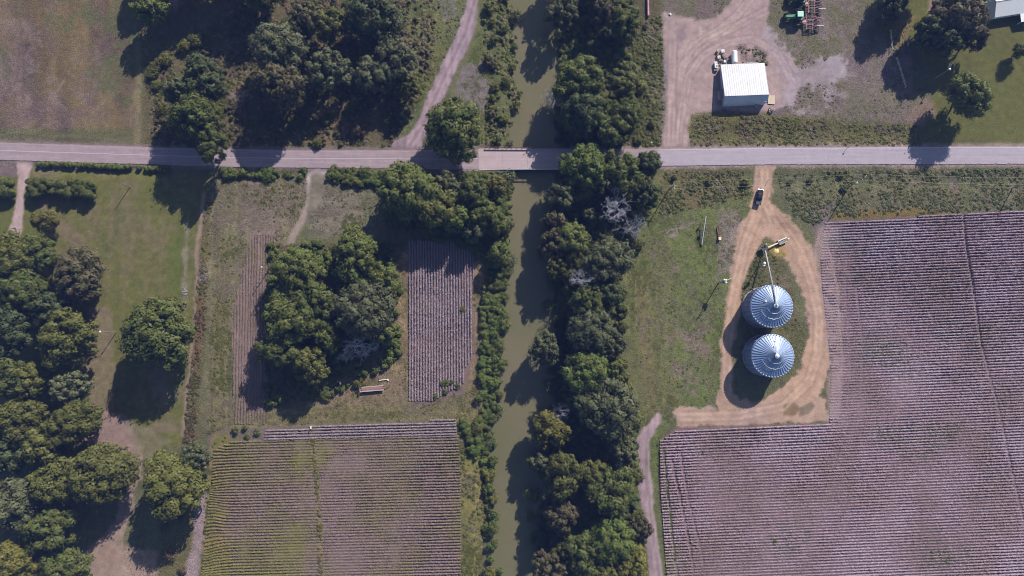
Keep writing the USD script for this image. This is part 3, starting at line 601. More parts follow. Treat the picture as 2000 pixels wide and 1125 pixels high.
def extra_up(t, pt, R, H, zc, Re):
    a = 2.05
    s = np.array([-math.sin(a), math.cos(a), 0])
    for k in (-0.22, 0.22):
        obj('ladder_rail', tube([np.array(pt(Re - 1.2, a, 0.25)) + s * k, np.array(pt(Re, a, 0.6)) + s * k, np.array([*(np.array([math.cos(a), math.sin(a)]) * (Re + 0.3)), 0.3]) + s * k], 0.035, 5), bright_steel, t)
    c = np.array(pt(3.2, 2.6, 0.16)); obj('roof_hatch', rbox(c, [0.8, 0.7, 0.25], 0.06, rz=2.6), bright_steel, t)
s1, ztop = silo('ribbed metal grain silo with the long loading pipe coming down to its cap', 1488, 601, extra_up)
s2, _ = silo('ribbed metal grain silo with a ladder up its roof and no pipe', 1490, 694, extra_low)

# loading auger from the ground hopper up to the cap
foot = at(1494, 486, 0.9)
head = np.array([s1[0], s1[1], ztop + 1.0])
t = thing('loading_auger', 'long pale pipe auger sloping from the dark hopper up to a silo cap', 'auger')
obj('tube', tube([foot, head], 0.21, 10), steel_grey, t)
obj('spout', tube([head, head + [0.1, -0.25, -0.45]], [0.26, 0.2], 10), galv, t)
dv = head - foot
for s in (-0.28, 0.28):
    obj('truss_cable', tube([foot + [s, 0, 0.1], foot + dv * 0.5 + [s, 0, 0.9], head], 0.02, 4), steel_grey, t)
for f_ in (0.3, 0.62):
    c = foot + dv * f_
    for s in (-1, 1): obj('support_leg', tube([c, [c[0] + s * 1.1, c[1] + 0.3, 0]], 0.06, 6), steel_grey, t)
    obj('axle', tube([[c[0] - 1.2, c[1] + .3, 0.35], [c[0] + 1.2, c[1] + .3, 0.35]], 0.05, 6), steel_dark, t)
b = [foot[0] - 0.3, foot[1] + 0.2]
hp = thing('auger_hopper', 'dark steel intake hopper and drive at the foot of the long auger', 'hopper', (b[0], b[1], 0))
obj('bin', hull([[x * 1.0, y * 1.0, 1.5] for x in (-1, 1) for y in (-1, 1)] + [[x * .35, y * .35, .3] for x in (-1, 1) for y in (-1, 1)]), steel_dark, hp)
for x in (-.9, .9):
    for y in (-.9, .9): obj('leg', box([x, y, .5], [.1, .1, 1.1]), steel_dark, hp)
obj('gearbox', rbox([0.2, .8, 1.6], [.7, .7, .5], .06), steel_dark, hp)
obj('motor', cyl([-0.9, 0.4, 1.5], .25, .7, 12, 'x'), steel_dark, hp)
obj('belt_guard', rbox([0.5, 1.3, 1.5], [.5, .35, .7], .05), yellow_paint, hp)
obj('brace', box([0, -.9, .9], [1.9, .08, .1]), rust, hp)
# swing hopper conveyor lying toward the east
c = at(1518, 476, 0); dirn = at(1543, 465, 0) - at(1494, 486, 0); ang = math.atan2(dirn[1], dirn[0])
t = thing('swing_hopper', 'yellow and grey low conveyor hopper on dirt beside the silo auger', 'hopper', (c[0], c[1], 0), ang)
obj('conveyor_tube', tube([[-3.9, 0.05, 0.9], [0.2, 0.1, 0.65]], 0.24, 10), cream, t)
obj('tray', hull([[0.3, -.62, .75], [0.3, .55, .75], [3.4, -.62, .7], [3.4, .55, .7], [0.5, -.4, .35], [0.5, .4, .35], [3.2, -.4, .35], [3.2, .4, .35]]), steel_grey, t)
obj('tray_side', rbox([1.85, .68, .85], [3.3, .3, .34], .04), white_paint, t)
obj('tray_side', rbox([1.85, -.68, .75], [3.1, .12, .3], .03), yellow_paint, t)
obj('tray_end', rbox([0.2, 0, .8], [.3, 1.5, .4], .05), rust, t)
for k in range(7): obj('tray_slat', box([.6 + k * .45, -.05, .78], [.05, 1.0, .05]), steel_dark, t)
for s in (-.85, .85):
    w = obj('wheel', lathe([(.12, -.09), (.3, -.09), (.34, -.04), (.34, .04), (.3, .09), (.12, .09)], 18).apply_transform(trimesh.transformations.rotation_matrix(math.pi / 2, [1, 0, 0])).apply_translation([0.4, s, .34]), tyre, t)
obj('drawbar', tube([[3.5, 0, .6], [4.3, .1, .5]], .07, 6), yellow_paint, t)
obj('drive_box', rbox([4.1, .05, .6], [.6, .5, .4], .06), cream, t)
obj('grain_spill', lathe([(0.01, .12), (.5, .08), (.9, -.05)], 14, (-1.2, -2.2, 0)), plain('spilt_grain', (0.62, 0.46, 0.20), .9, var=.2), t)

# ------------------------------------------------------------------ tool shed and the things around it
cs = [at(1405, 134, 0), at(1486, 131, 0), at(1492, 205, 0), at(1410.5, 208, 0)]
ctr = np.mean(cs, 0); ex = ((cs[1] - cs[0]) + (cs[2] - cs[3])) / 2; ey = ((cs[0] - cs[3]) + (cs[1] - cs[2])) / 2
Ls, Ws = np.linalg.norm(ex), np.linalg.norm(ey); ang = math.atan2(ex[1], ex[0])
t = thing('tool_shed', 'small shed under a bright white sheet metal roof in the farm yard', 'shed', (ctr[0], ctr[1], 0), ang)
hN, hR, hS, yR = 2.5, 4.4, 2.9, -Ws / 2 + 2.1          # low north eave, ridge near the south, short steep south slope
obj('wall', box([0, Ws / 2 - .06, hN / 2], [Ls, .12, hN]), white_wall, t)
obj('wall', box([0, -Ws / 2 + .06, hS / 2], [Ls, .12, hS]), white_wall, t)
for s in (-1, 1):
    x = s * (Ls / 2 - .06)
    pts = [[x + d, y, z] for d in (-.06, .06) for y, z in ((Ws / 2 - .13, 0), (-Ws / 2 + .13, 0), (Ws / 2 - .13, hN - .02), (yR, hR - .06), (-Ws / 2 + .13, hS - .03))]
    obj('wall', hull(pts), white_wall, t)
nS = 20
for k in range(nS):
    x0, x1 = -Ls / 2 - .3 + k * (Ls + .6) / nS, -Ls / 2 - .3 + (k + 1) * (Ls + .6) / nS
    o = 0.006 * (k % 2)
    obj('roof_sheet', hull([[x, y, z + o + d] for x in (x0 + .004, x1 - .004) for y, z in ((Ws / 2 + .45, hN - .12), (yR, hR)) for d in (0, .04)]), white_roof, t)
    obj('roof_seam', hull([[x1 + dx, y, z + d] for dx in (-.045, .045) for y, z in ((Ws / 2 + .45, hN - .12), (yR, hR)) for d in (.03, .10)]), galv_roof if k % 3 == 0 else white_roof, t)
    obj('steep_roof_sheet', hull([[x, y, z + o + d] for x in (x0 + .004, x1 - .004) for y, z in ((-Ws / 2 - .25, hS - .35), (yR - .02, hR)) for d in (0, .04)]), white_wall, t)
obj('ridge_cap', tube([[-Ls / 2 - .32, yR, hR + .05], [Ls / 2 + .32, yR, hR + .05]], .09, 6), white_roof, t)
obj('door', rbox([-Ls / 2 - .03, -.8, 1.2], [.08, 2.6, 2.4], .02), steel_grey, t)
obj('lean_to_roof', hull([[-Ls / 2 - 1.3, y, 1.7 + d] for y in (-4.8, -1.7) for d in (0, .05)] + [[-Ls / 2 - .1, y, 2.2 + d] for y in (-4.8, -1.7) for d in (0, .05)]), plain('lean_to_sheet', (0.16, 0.15, 0.17), .7), t)
obj('lean_to_wall', box([-Ls / 2 - 1.25, -3.25, .85], [.08, 3.0, 1.7]), steel_grey, t)
for y in (-4.7, -1.8): obj('lean_to_wall', box([-Ls / 2 - .67, y, .95], [1.1, .08, 1.9]), steel_grey, t)
obj('corner_post', box([Ls / 2 + .1, Ws / 2 + .9, 1.3], [.12, .12, 2.6]), wood, t)
obj('cooler_unit', rbox([Ls / 2 - 3.0, -Ws / 2 - .5, 1.1], [.7, .7, .8], .06), steel_grey, t)
c = at(1434.5, 112, 1.3)
t = thing('gas_tank', 'long white gas tank lying on cradles behind the shed', 'tank', (c[0], c[1], 0))
Lt, Rt = 4.9, 1.0
pr = [(0.01, -Lt / 2)] + [(Rt * math.sin(a), -Lt / 2 + Rt * .55 - Rt * .55 * math.cos(a)) for a in np.linspace(.2, math.pi / 2, 7)] + [(Rt * math.sin(a), Lt / 2 - Rt * .55 - Rt * .55 * math.cos(a)) for a in np.linspace(math.pi / 2, math.pi - .2, 7)] + [(0.01, Lt / 2)]
obj('shell', lathe(pr, 28).apply_transform(trimesh.transformations.rotation_matrix(-math.pi / 2, [1, 0, 0])).apply_translation([0, 0, 1.3]), white_paint, t, smooth=40)
for y in (-1.3, 1.3): obj('cradle', rbox([0, y, .38], [1.3, .25, .9], .03), concrete, t)
for k, y in enumerate((-1.2, -.1, .4, 1.1)): obj('fitting', cyl([0.05, y, 2.13], .13, .2, 10), steel_dark, t)
obj('valve_dome', lathe([(.3, 2.02), (.3, 2.2), (.18, 2.32), (.01, 2.35)], 14, (0.05, 0.75, 0)), white_paint, t)
c = at(1398, 127.5, .6)
t = thing('appliance', 'white discarded appliance with two square openings, left of the shed', 'appliance', (c[0], c[1], 0), 0.1)
obj('case', rbox([0, 0, .55], [1.0, 2.3, 1.1], .06), white_paint, t)
obj('opening', rbox([0.05, .55, 1.1], [.55, .6, .04], .01), steel_grey, t)
obj('opening', rbox([0.1, -.5, 1.1], [.55, .6, .04], .01), steel_dark, t)
for px, py, s, h, m, nm, lb, ct in ((1404, 112, 1.1, .8, cream, 'crate', 'tan open crate among junk behind the shed', 'crate'), (1411.5, 100.5, 1.1, .9, white_paint, 'junk_box', 'small white box farthest out in junk behind the shed', 'box')):
    c = at(px, py, .5); t = thing(nm, lb, ct, (c[0], c[1], 0), .15)
    obj('case', rbox([0, 0, h / 2], [s, s, h], .05), m, t); obj('lid', rbox([.1, -.12, h + .02], [s * .55, s * .5, .05], .01), grey_board if m is cream else steel_grey, t)
c = at(1415.5, 120, .6); t = thing('barrel', 'pale aqua plastic barrel between the gas tank and the junk', 'barrel', (c[0], c[1], 0))
obj('drum', lathe([(.01, 0), (.52, 0), (.55, .1), (.56, .4), (.53, .45), (.56, .5), (.55, .95), (.5, 1.05), (.44, 1.0), (.01, 1.0)], 20), aqua, t, smooth=35)
obj('bung', cyl([.25, .1, 1.03], .07, .06, 8), steel_dark, t)
rg = np.random.default_rng(5)
for k, (px, py) in enumerate(((1401, 104), (1407, 119), (1412, 111), (1420, 116), (1396, 138), (1409, 128))):
    c = at(px, py, .3); t = thing('scrap_pile', 'rusty scrap heap lying among the junk behind the shed', 'scrap', (c[0], c[1], 0), float(rg.uniform(0, 3)), group='scrap heaps behind the shed')
    for j in range(5): obj('scrap_piece', rbox([rg.uniform(-.6, .6), rg.uniform(-.6, .6), rg.uniform(.1, .5)], rg.uniform(.2, 1.0, 3), .03, rz=rg.uniform(0, 3)), (rust, steel_dark, wood, grey_board)[j % 4], t)
c = at(1506.5, 195, .1); t = thing('board_platform', 'pale square board platform against the corner of the shed', 'platform', (c[0], c[1], 0), -.04)
for k in range(6): obj('plank', rbox([-1.0 + k * .4, 0, .22], [.385, 3.2, .05], .01), board, t)
for y in (-1.3, 0, 1.3): obj('joist', box([0, y, .1], [2.3, .1, .2]), wood, t)
c = at(1505, 216, .3); t = thing('scrap_heap', 'dark scrap heap with a pale lump, below the board platform', 'scrap', (c[0], c[1], 0))
for j in range(12): obj('scrap_piece', rbox([rg.uniform(-.9, .9), rg.uniform(-.9, .9), rg.uniform(.1, .5)], rg.uniform(.2, .8, 3), .03, rz=rg.uniform(0, 3)), (steel_dark, rust, steel_grey, steel_dark)[j % 4], t)
obj('pale_lump', rbox([-.5, .2, .6], [.35, .35, .3], .08), white_paint, t)
c = at(1468, 123, .2); t = thing('pipe_bundle', 'pale pipes lying on the grass along the back of the shed', 'pipe', (c[0], c[1], 0), .02)
for k in range(4): obj('pipe', tube([[-2.0 + .2 * k, k * .22 - .4, .15 + .02 * k], [1.9 + .2 * k, k * .2 - .4, .15]], .08, 6), bright_steel if k % 2 == 0 else steel_dark, t)

# ------------------------------------------------------------------ the house at the right-hand edge
a0, a1 = at(1934, 38, 0), at(2100, 12, 0)
d = a1 - a0; ang = math.atan2(d[1], d[0]); Lh = np.linalg.norm(d); Wh = 8.5
mid_ = (a0 + a1) / 2 + np.array([-math.sin(ang), math.cos(ang), 0]) * (Wh / 2)
t = thing('house', 'house with a white metal gable roof beside the mown lawn', 'house', (mid_[0], mid_[1], 0), ang)
for y in (-Wh / 2, Wh / 2): obj('wall', box([0, y, 1.4], [Lh, .15, 2.8]), shingle, t)
for s in (-1, 1): obj('wall', hull([[s * Lh / 2 + dx, y, z] for dx in (-.045, .045) for y, z in ((-Wh / 2 + .09, 0), (Wh / 2 - .09, 0), (-Wh / 2 + .09, 2.75), (Wh / 2 - .09, 2.75), (0, 4.7))]), shingle, t)
for k in range(20):
    x0, x1 = -Lh / 2 - .5 + k * (Lh + 1) / 20, -Lh / 2 - .5 + (k + 1) * (Lh + 1) / 20
    for s in (-1, 1): obj('roof_sheet', hull([[x, y, z + dz + .005 * (k % 2)] for x in (x0 + .004, x1 - .004) for y, z in ((s * (Wh / 2 + .6), 2.65), (s * .02, 4.85)) for dz in (0, .05)]), white_paint, t)
obj('ridge_cap', tube([[-Lh / 2 - .5, 0, 4.92], [Lh / 2 + .5, 0, 4.92]], .12, 6), white_paint, t)
obj('porch_roof', hull([[x, y, z + dz] for x in (-Lh / 2 + 8.8, -Lh / 2 + 14) for y, z in ((-Wh / 2 - .65, 2.6), (-Wh / 2 - 3.6, 2.2)) for dz in (0, .08)]), white_paint, t)
for x in (9.2, 13.6): obj('porch_post', box([-Lh / 2 + x, -Wh / 2 - 3.3, 1.1], [.15, .15, 2.2]), white_paint, t)
for x in (3, 7, 16, 20):
    w = obj('window', rbox([-Lh / 2 + x, -Wh / 2 - .09, 1.6], [1.1, .06, 1.2], .01), white_paint, t)
    obj('pane', box([-Lh / 2 + x, -Wh / 2 - .125, 1.6], [.9, .02, 1.0]), dark_glass, w)
obj('door', rbox([-Lh / 2 + 11.4, -Wh / 2 - .1, 1.05], [1.0, .06, 2.1], .01), white_paint, t)

# ------------------------------------------------------------------ tractors and cultivators
def wheel_mesh(c, r, w, n=26):
    m = lathe([(r * .5, -w / 2), (r * .9, -w / 2), (r, -w / 2 + .08), (r, w / 2 - .08), (r * .9, w / 2), (r * .5, w / 2), (r * .5, -w / 2)], n)
    lugs = [box([(r + .03) * math.cos(a), (r + .03) * math.sin(a), (k % 2 - .5) * w * .4], [.09, .14, w * .5], rz=a) for k, a in enumerate(np.arange(20) / 20 * 2 * np.pi)]
    m = trimesh.util.concatenate([m] + lugs); m.apply_transform(trimesh.transformations.rotation_matrix(math.pi / 2, [1, 0, 0])); m.apply_translation(c); return m
def rim_mesh(c, r, w):
    m = lathe([(.01, -w * .1), (r * .18, -w * .1), (r * .45, -w * .32), (r * .52, -w * .42), (r * .52, w * .42), (r * .45, w * .32), (r * .18, w * .1), (.01, w * .1)], 20)
    m.apply_transform(trimesh.transformations.rotation_matrix(math.pi / 2, [1, 0, 0])); m.apply_translation(c); return m
def tractor(px, py, label):
    c = at(px, py, 0)
    t = thing('tractor', label, 'tractor', (c[0], c[1], 0), math.pi, scale=(1.3, 1.25, 1.2))    # nose to the west
    obj('hood', hull([[0.2, -.42, 1.1], [0.2, .42, 1.1], [2.9, -.36, 1.1], [2.9, .36, 1.1], [.2, -.4, 2.0], [.2, .4, 2.0], [2.7, -.3, 1.85], [2.7, .3, 1.85], [2.95, 0, 1.5]]), green_paint, t)
    obj('grille', rbox([2.95, 0, 1.35], [.08, .6, .6], .02), steel_dark, t)
    obj('chassis', rbox([.6, 0, .95], [4.4, .5, .5], .05), steel_dark, t)
    obj('cab', hull([[x, y, z] for x, y, z in ((.15, -.75, 1.3), (.15, .75, 1.3), (-1.4, -.8, 1.3), (-1.4, .8, 1.3), (.0, -.7, 2.85), (.0, .7, 2.85), (-1.35, -.75, 2.85), (-1.35, .75, 2.85))]), dark_glass, t)
    obj('cab_roof', rbox([-.7, 0, 2.98], [1.75, 1.75, .26], .12), mint, t)
    for s in (-1, 1):
        for off in (1.15, 1.95):
            w = obj('rear_wheel', wheel_mesh([-.9, s * off, 1.0], 1.0, .52), tyre, t); obj('rim', rim_mesh([-.9, s * off, 1.0], 1.0, .52), yellow_paint, w)
        w = obj('front_wheel', wheel_mesh([2.2, s * .95, .75], .75, .42), tyre, t); obj('rim', rim_mesh([2.2, s * .95, .75], .75, .42), yellow_paint, w)
        obj('fender', hull([[x, s * y, z] for x in (-1.5, -.3) for y in (.82, 1.3) for z in (2.02, 2.1)]), green_paint, t)
        obj('mirror', rbox([.1, s * 1.2, 2.4], [.1, .3, .35], .03), steel_dark, t)
    obj('exhaust', tube([[1.0, .5, 1.8], [1.0, .5, 3.0]], .07, 8), steel_dark, t)
    obj('front_axle', box([2.2, 0, .72], [.18, 1.6, .2]), steel_dark, t)
    obj('hitch', box([-2.2, 0, .7], [.9, .7, .2]), steel_dark, t)
def cultivator(px, py, label, wdt, mat):
    c = at(px, py, 0)
    t = thing('cultivator', label, 'cultivator', (c[0], c[1], 0), -.06, scale=(1.25, 1.25, 1.15))
    r = np.random.default_rng(int(px + py))
    for x in (-1.6, 0.1): obj('toolbar', rbox([x, 0, 1.0], [.22, wdt, .22], .02), mat, t)
    obj('drawbar', hull([[-3.2, -.12, .8], [-3.2, .12, .8], [-1.6, -.9, .95], [-1.6, .9, .95], [-3.2, 0, .95], [-1.6, 0, 1.1]]), mat, t)
    for k, y in enumerate(np.linspace(-wdt / 2 + .3, wdt / 2 - .3, 11)):
        obj('row_unit', tube([[-1.6, y, 1.1], [.1, y, 1.15], [1.2, y, .95], [2.4 + .4 * (k % 2), y, .35]], .08, 6), (mat, steel_dark, steel_dark, pink_paint)[k % 4], t)
        obj('shank', tube([[.6, y + .2, 1.0], [.9, y + .2, .5], [1.3, y + .2, .05]], .05, 5), steel_dark, t)
        obj('disc', cyl([1.6, y - .2, .35], .34, .04, 14, 'y'), steel_grey, t)
    obj('lifted_frame', tube([[.2, wdt / 2 - .8, 1.5], [3.6, wdt / 2 - 1.1, 1.4]], .09, 6), pink_paint, t)
    obj('lifted_frame', tube([[1.2, -wdt / 4, 1.5], [3.2, -wdt / 4 + .2, 1.4]], .08, 6), white_paint, t)
    for s in (-1, 1): obj('gauge_wheel', wheel_mesh([-.8, s * wdt / 2 * .8, .35], .35, .2, 14), tyre, t)
tractor(1550, 37, 'green tractor with mint cab roof and dual black wheels, wholly in view')
tractor(1555, 3, 'green tractor half cut off by the picture edge above its twin')
cultivator(1583, 47, 'red row cultivator with many shanks behind the fully visible tractor', 4.6, red_paint)
cultivator(1587, 12, 'dull red cultivator with dark shanks at the very top edge', 5.4, red_paint)

# ------------------------------------------------------------------ black pickup truck on the drive
c = at(1481.5, 385.5, 0); hd = at(1485.5, 367, 0) - at(1478, 403, 0)
t = thing('pickup_truck', 'black pickup truck parked on the dirt drive just off the road', 'pickup truck', (c[0], c[1], 0), math.atan2(hd[1], hd[0]))
body = hull([[x, y, z] for x, y, z in [(2.85, -.8, .55), (2.85, .8, .55), (2.7, -.9, .95), (2.7, .9, .95), (-2.85, -.94, .55), (-2.85, .94, .55), (-2.9, -.94, 1.0), (-2.9, .94, 1.0), (1.2, -.97, 1.1), (1.2, .97, 1.1), (-.9, -.97, 1.12), (-.9, .97, 1.12), (2.5, -.8, 1.02), (2.5, .8, 1.02)]])
obj('body', body, black_paint, t)
obj('hood', hull([[1.15, -.85, 1.1], [1.15, .85, 1.1], [2.6, -.72, 1.0], [2.6, .72, 1.0], [1.2, -.8, 1.2], [1.2, .8, 1.2], [2.5, -.66, 1.08], [2.5, .66, 1.08]]), black_paint, t)
obj('cab', hull([[1.25, -.86, 1.12], [1.25, .86, 1.12], [-1.0, -.88, 1.12], [-1.0, .88, 1.12], [.45, -.7, 1.78], [.45, .7, 1.78], [-.8, -.72, 1.8], [-.8, .72, 1.8]]), black_paint, t)
obj('windscreen', hull([[1.22, -.76, 1.2], [1.22, .76, 1.2], [.5, -.64, 1.765], [.5, .64, 1.765], [1.25, -.76, 1.21], [1.25, .76, 1.21], [.53, -.64, 1.775], [.53, .64, 1.775]]), dark_glass, t)
obj('rear_window', hull([[-1.0, -.7, 1.3], [-1.0, .7, 1.3], [-.87, -.62, 1.7], [-.87, .62, 1.7], [-1.03, -.7, 1.3], [-1.03, .7, 1.3], [-.9, -.62, 1.72], [-.9, .62, 1.72]]), dark_glass, t)
for s in (-1, 1):
    obj('side_window', hull([[.9, s * .84, 1.25], [-.7, s * .86, 1.25], [.4, s * .74, 1.7], [-.65, s * .76, 1.7], [.9, s * .87, 1.25], [-.7, s * .89, 1.25], [.4, s * .77, 1.7], [-.65, s * .79, 1.7]]), dark_glass, t)
    obj('mirror', rbox([.95, s * 1.08, 1.3], [.14, .24, .2], .04), black_paint, t)
    obj('bed_rail', rbox([-1.95, s * .88, 1.18], [1.9, .12, .12], .03), black_paint, t)
    obj('headlight', rbox([2.76, s * .62, .85], [.1, .34, .16], .03), bright_steel, t)
    for x in (1.85, -1.75):
        w = obj('wheel', wheel_mesh([x, s * .84, .39], .39, .27, 20), tyre, t); obj('rim', rim_mesh([x, s * .84, .39], .39, .27), bright_steel, w)
obj('bed_liner', box([-1.95, 0, 1.135], [1.8, 1.6, .03]), plain('blue_black_liner', (.02, .03, .045), .6), t)
obj('tailgate', rbox([-2.88, 0, 1.08], [.08, 1.8, .3], .03), black_paint, t)
obj('bumper', rbox([2.9, 0, .6], [.14, 1.7, .22], .04), steel_dark, t)
obj('sun_roof', rbox([-.1, .1, 1.8], [.55, .75, .03], .01), dark_glass, t)

# ------------------------------------------------------------------ poles
def pole_thing(name, label, cat, px, py, h, r=.15, group=None, lean=(0, 0)):
    c = at(px, py, 0)
    t = thing(name, label, cat, (c[0], c[1], float(ground_z(c[0], c[1])) - .3), group=group)
    obj('shaft', tube([[0, 0, 0], [lean[0] * .5, lean[1] * .5, h * .5], [lean[0], lean[1], h + .3]], [r * 1.15, r, r * .75], 10), wood, t)
    return t, c
t, cA = pole_thing('utility_pole', 'wooden utility pole with crossarm on the verge beside the wood', 'utility pole', 1304, 374, 9.5, .17)
obj('crossarm', rbox([0, 0, 9.3], [.14, 2.6, .16], .02), grey_board, t)
obj('crossarm', rbox([0, 0, 8.6], [2.6, .14, .16], .02), grey_board, t)
for y in (-1.15, -.4, .4, 1.15): obj('insulator', cyl([0, y, 9.48], .07, .22, 8), white_paint, t)
t, cB = pole_thing('utility_pole', 'wooden utility pole with white transformer can on the roadside verge', 'utility pole', 1657, 366, 10.5, .17, lean=(.4, 1.0))
obj('crossarm', rbox([.4, .95, 10.2], [2.4, .14, .16], .02, rz=.85), grey_board, t)
for y in (-1.0, 0, 1.0): obj('insulator', cyl([.4 + .7 * y, .95 + .75 * y, 10.4], .07, .22, 8), white_paint, t)
obj('transformer', lathe([(.01, 0), (.3, 0), (.32, .1), (.32, .8), (.2, .95), (.01, 1.0)], 16, (-.2, .1, 6.2)), white_paint, t, smooth=35)
obj('transformer_arm', rbox([.05, .35, 6.6], [.5, .12, .12], .02), steel_grey, t)
t, cC = pole_thing('utility_pole', 'wooden utility pole at the extreme right edge of the picture', 'utility pole', 1978, 367, 9.5, .17)
obj('crossarm', rbox([0, 0, 9.3], [.14, 2.6, .16], .02), grey_board, t)
for y in (-1.15, -.4, .4, 1.15): obj('insulator', cyl([0, y, 9.48], .07, .22, 8), white_paint, t)
wire_m = plain('bare_wire', (.62, .60, .55), .5, .4, .05)
ends = [np.array([cA[0], cA[1], 9.3]), np.array([cB[0] + .4, cB[1] + .95, 10.2]), np.array([cC[0], cC[1], 9.3]), np.array([cC[0] + 60, cC[1], 9.3])]
west = np.array([cA[0] - 62, cA[1] + 1.5, 9.3])
for y, lb in ((1.15, 'bare overhead wire on the road side of the utility poles'), (-1.15, 'bare overhead wire on the field side of the utility poles')):
    o = np.array([0, y, .3]); pts = []
    for a, b in zip(ends[:-1], ends[1:]):
        s = np.linspace(0, 1, 12)[:, None]; pts.append((a + o) * (1 - s) + (b + o) * s - np.array([0, 0, 1.2]) * 4 * s * (1 - s))
    tag(obj('overhead_wire', tube(np.vstack(pts), .013, 4), wire_m), lb, 'wire')
t, c = pole_thing('power_pole', 'wooden pole carrying white transformer cans on the pasture beside the dirt loop', 'utility pole', 1403, 553, 10.2, .16)
obj('crossarm', rbox([.3, .3, 9.6], [2.6, .14, .16], .02, rz=.45), bright_steel, t)
for k, (x, y) in enumerate(((-.1, .5), (.55, .35), (.45, -.45))): obj('transformer', lathe([(.01, 0), (.3, 0), (.33, .1), (.33, .9), (.2, 1.05), (.01, 1.1)], 16, (x, y, 6.4)), white_paint, t, smooth=35)
obj('transformer_rack', rbox([.2, 0, 6.35], [1.4, 1.3, .08], .02), steel_grey, t)
t, c = pole_thing('meter_pole', 'short pole with bright white cap and meter box near the auger', 'pole', 1480, 521, 6.4, .15)
obj('lamp_hood', lathe([(.01, .5), (.35, .4), (.5, .1), (.48, 0), (.01, .12)], 16, (.1, .5, 6.2)), white_paint, t, smooth=35)
obj('meter_box', rbox([.25, -.1, 5.1], [.7, .5, .9], .05), white_paint, t)
obj('lamp_arm', rbox([.05, .3, 6.35], [.1, .8, .1], .02), bright_steel, t)
t, c = pole_thing('vent_post', 'thin pale post standing against the piped silo', 'post', 1487, 566, 2.6, .07)
obj('cap', cyl([0, 0, 2.95], .14, .12, 10), white_paint, t)
t, c = pole_thing('yard_light', 'lamp pole with white lamp head on the lawn beside the big lone tree', 'lamp post', 227, 649, 6.6, .12)
obj('lamp_arm', tube([[0, 0, 6.7], [-.8, .05, 6.95], [-1.3, .1, 6.95]], .05, 6), steel_grey, t)
obj('lamp_head', lathe([(.01, .2), (.2, .15), (.34, -.05), (.3, -.12), (.01, -.1)], 14, (-1.45, .1, 6.95)), white_paint, t, smooth=35)
obj('junction_box', rbox([-.2, 0, 5.8], [.3, .3, .5], .03), steel_grey, t)
t, c = pole_thing('lawn_pole', 'bare dark pole standing alone in the open lawn south of the road', 'pole', 254, 365, 6.4, .13)
obj('cap', cyl([0, 0, 6.74], .12, .08, 8), steel_dark, t)
t, c = pole_thing('plot_pole', 'slim pole with white top between tan plot rows and the tree clump', 'pole', 526, 526, 6.9, .13)
obj('insulator', lathe([(.01, .4), (.18, .35), (.24, .1), (.12, 0), (.01, 0)], 12, (0, 0, 7.1)), white_paint, t)
obj('crossarm', rbox([0, 0, 6.9], [1.0, .1, .1], .02), grey_board, t)
t, c = pole_thing('light_pole', 'lamp pole with bright white head in tree shade on the house lawn', 'lamp post', 1826, 153, 7.6, .14)
obj('lamp_head', lathe([(.01, .3), (.3, .2), (.42, -.05), (.01, -.1)], 14, (.5, .3, 7.6)), white_paint, t)
obj('lamp_arm', tube([[0, 0, 7.5], [.5, .3, 7.7]], .05, 6), bright_steel, t)
for k in (-.25, .25): obj('conduit', tube([[k, 0, 7.4], [k + .3, .8, 7.6], [k + 1.2, 2.4, 7.7]], .04, 5), steel_grey, t)
t, c = pole_thing('field_post', 'short white marker post at the top edge of the southwest field', 'post', 610, 834, 1.6, .12)
obj('cap', rbox([0, 0, 1.95], [.4, 1.0, .1], .03), white_paint, t)
t, c = pole_thing('sign_post', 'small dark sign post at the far edge of the right-hand road', 'sign', 1653, 290, 2.0, .06)
obj('sign_plate', rbox([0, 0, 2.0], [.5, .05, .5], .01), steel_dark, t)
t, c = pole_thing('road_marker', 'thin dark marker post in the mouth of the dirt drive near the pickup', 'post', 1500.5, 352, 1.6, .06)
obj('marker_plate', rbox([0, 0, 1.8], [.3, .05, .3], .01), steel_dark, t)
t, c = pole_thing('road_reflector', 'small bright white marker by the road where the yard drive joins', 'post', 1272, 279, .7, .1)
obj('marker_plate', rbox([0, 0, .9], [.45, .35, .25], .04), white_paint, t)

# ------------------------------------------------------------------ old farm pieces on the grass
p0, p1 = at(1371, 476, .7), at(1379, 422, 2.0)
t = thing('old_auger', 'rusty grey grain auger standing idle on pasture west of the drive', 'auger')
obj('tube', tube([p0, p1], .13, 8), bright_steel, t)
m_ = (p0 + p1) / 2
for s in (-1, 1):
    obj('frame_strut', tube([p0 + [s * .2, .4, 0], [m_[0] + s * 1.1 - .6, m_[1] - .2, .5], p0 * .3 + p1 * .7], .06, 5), steel_dark, t)
    obj('wheel', wheel_mesh([0, 0, 0], .38, .2, 16).apply_transform(trimesh.transformations.rotation_matrix(math.pi / 2, [0, 0, 1])).apply_translation([m_[0] + s * 1.2 - .5, m_[1] + .6, .38]), tyre, t)
obj('axle', tube([[m_[0] - 1.7, m_[1] + .6, .38], [m_[0] + .7, m_[1] + .6, .38]], .06, 6), rust, t)
obj('engine', rbox([p0[0] - .3, p0[1] + 3.2, .9], [.8, .9, .7], .08), steel_dark, t)
obj('intake', rbox([p0[0], p0[1] - .2, .4], [.7, .7, .5], .06), rust, t)
p0, p1 = at(1405.5, 466, .5), at(1405, 438, 1.0)
t = thing('red_auger', 'short red auger with a cream hopper end on the pasture', 'auger')
obj('tube', tube([p0, p1], [.2, .16], 8), red_paint, t)
obj('hopper', hull([[p0[0] + x, p0[1] + y, z] for x, y, z in ((-.45, -.55, .9), (.45, -.55, .9), (-.45, .55, .9), (.45, .55, .9), (-.3, -.4, .3), (.3, -.4, .3), (-.3, .4, .3), (.3, .4, .3))]), cream, t)
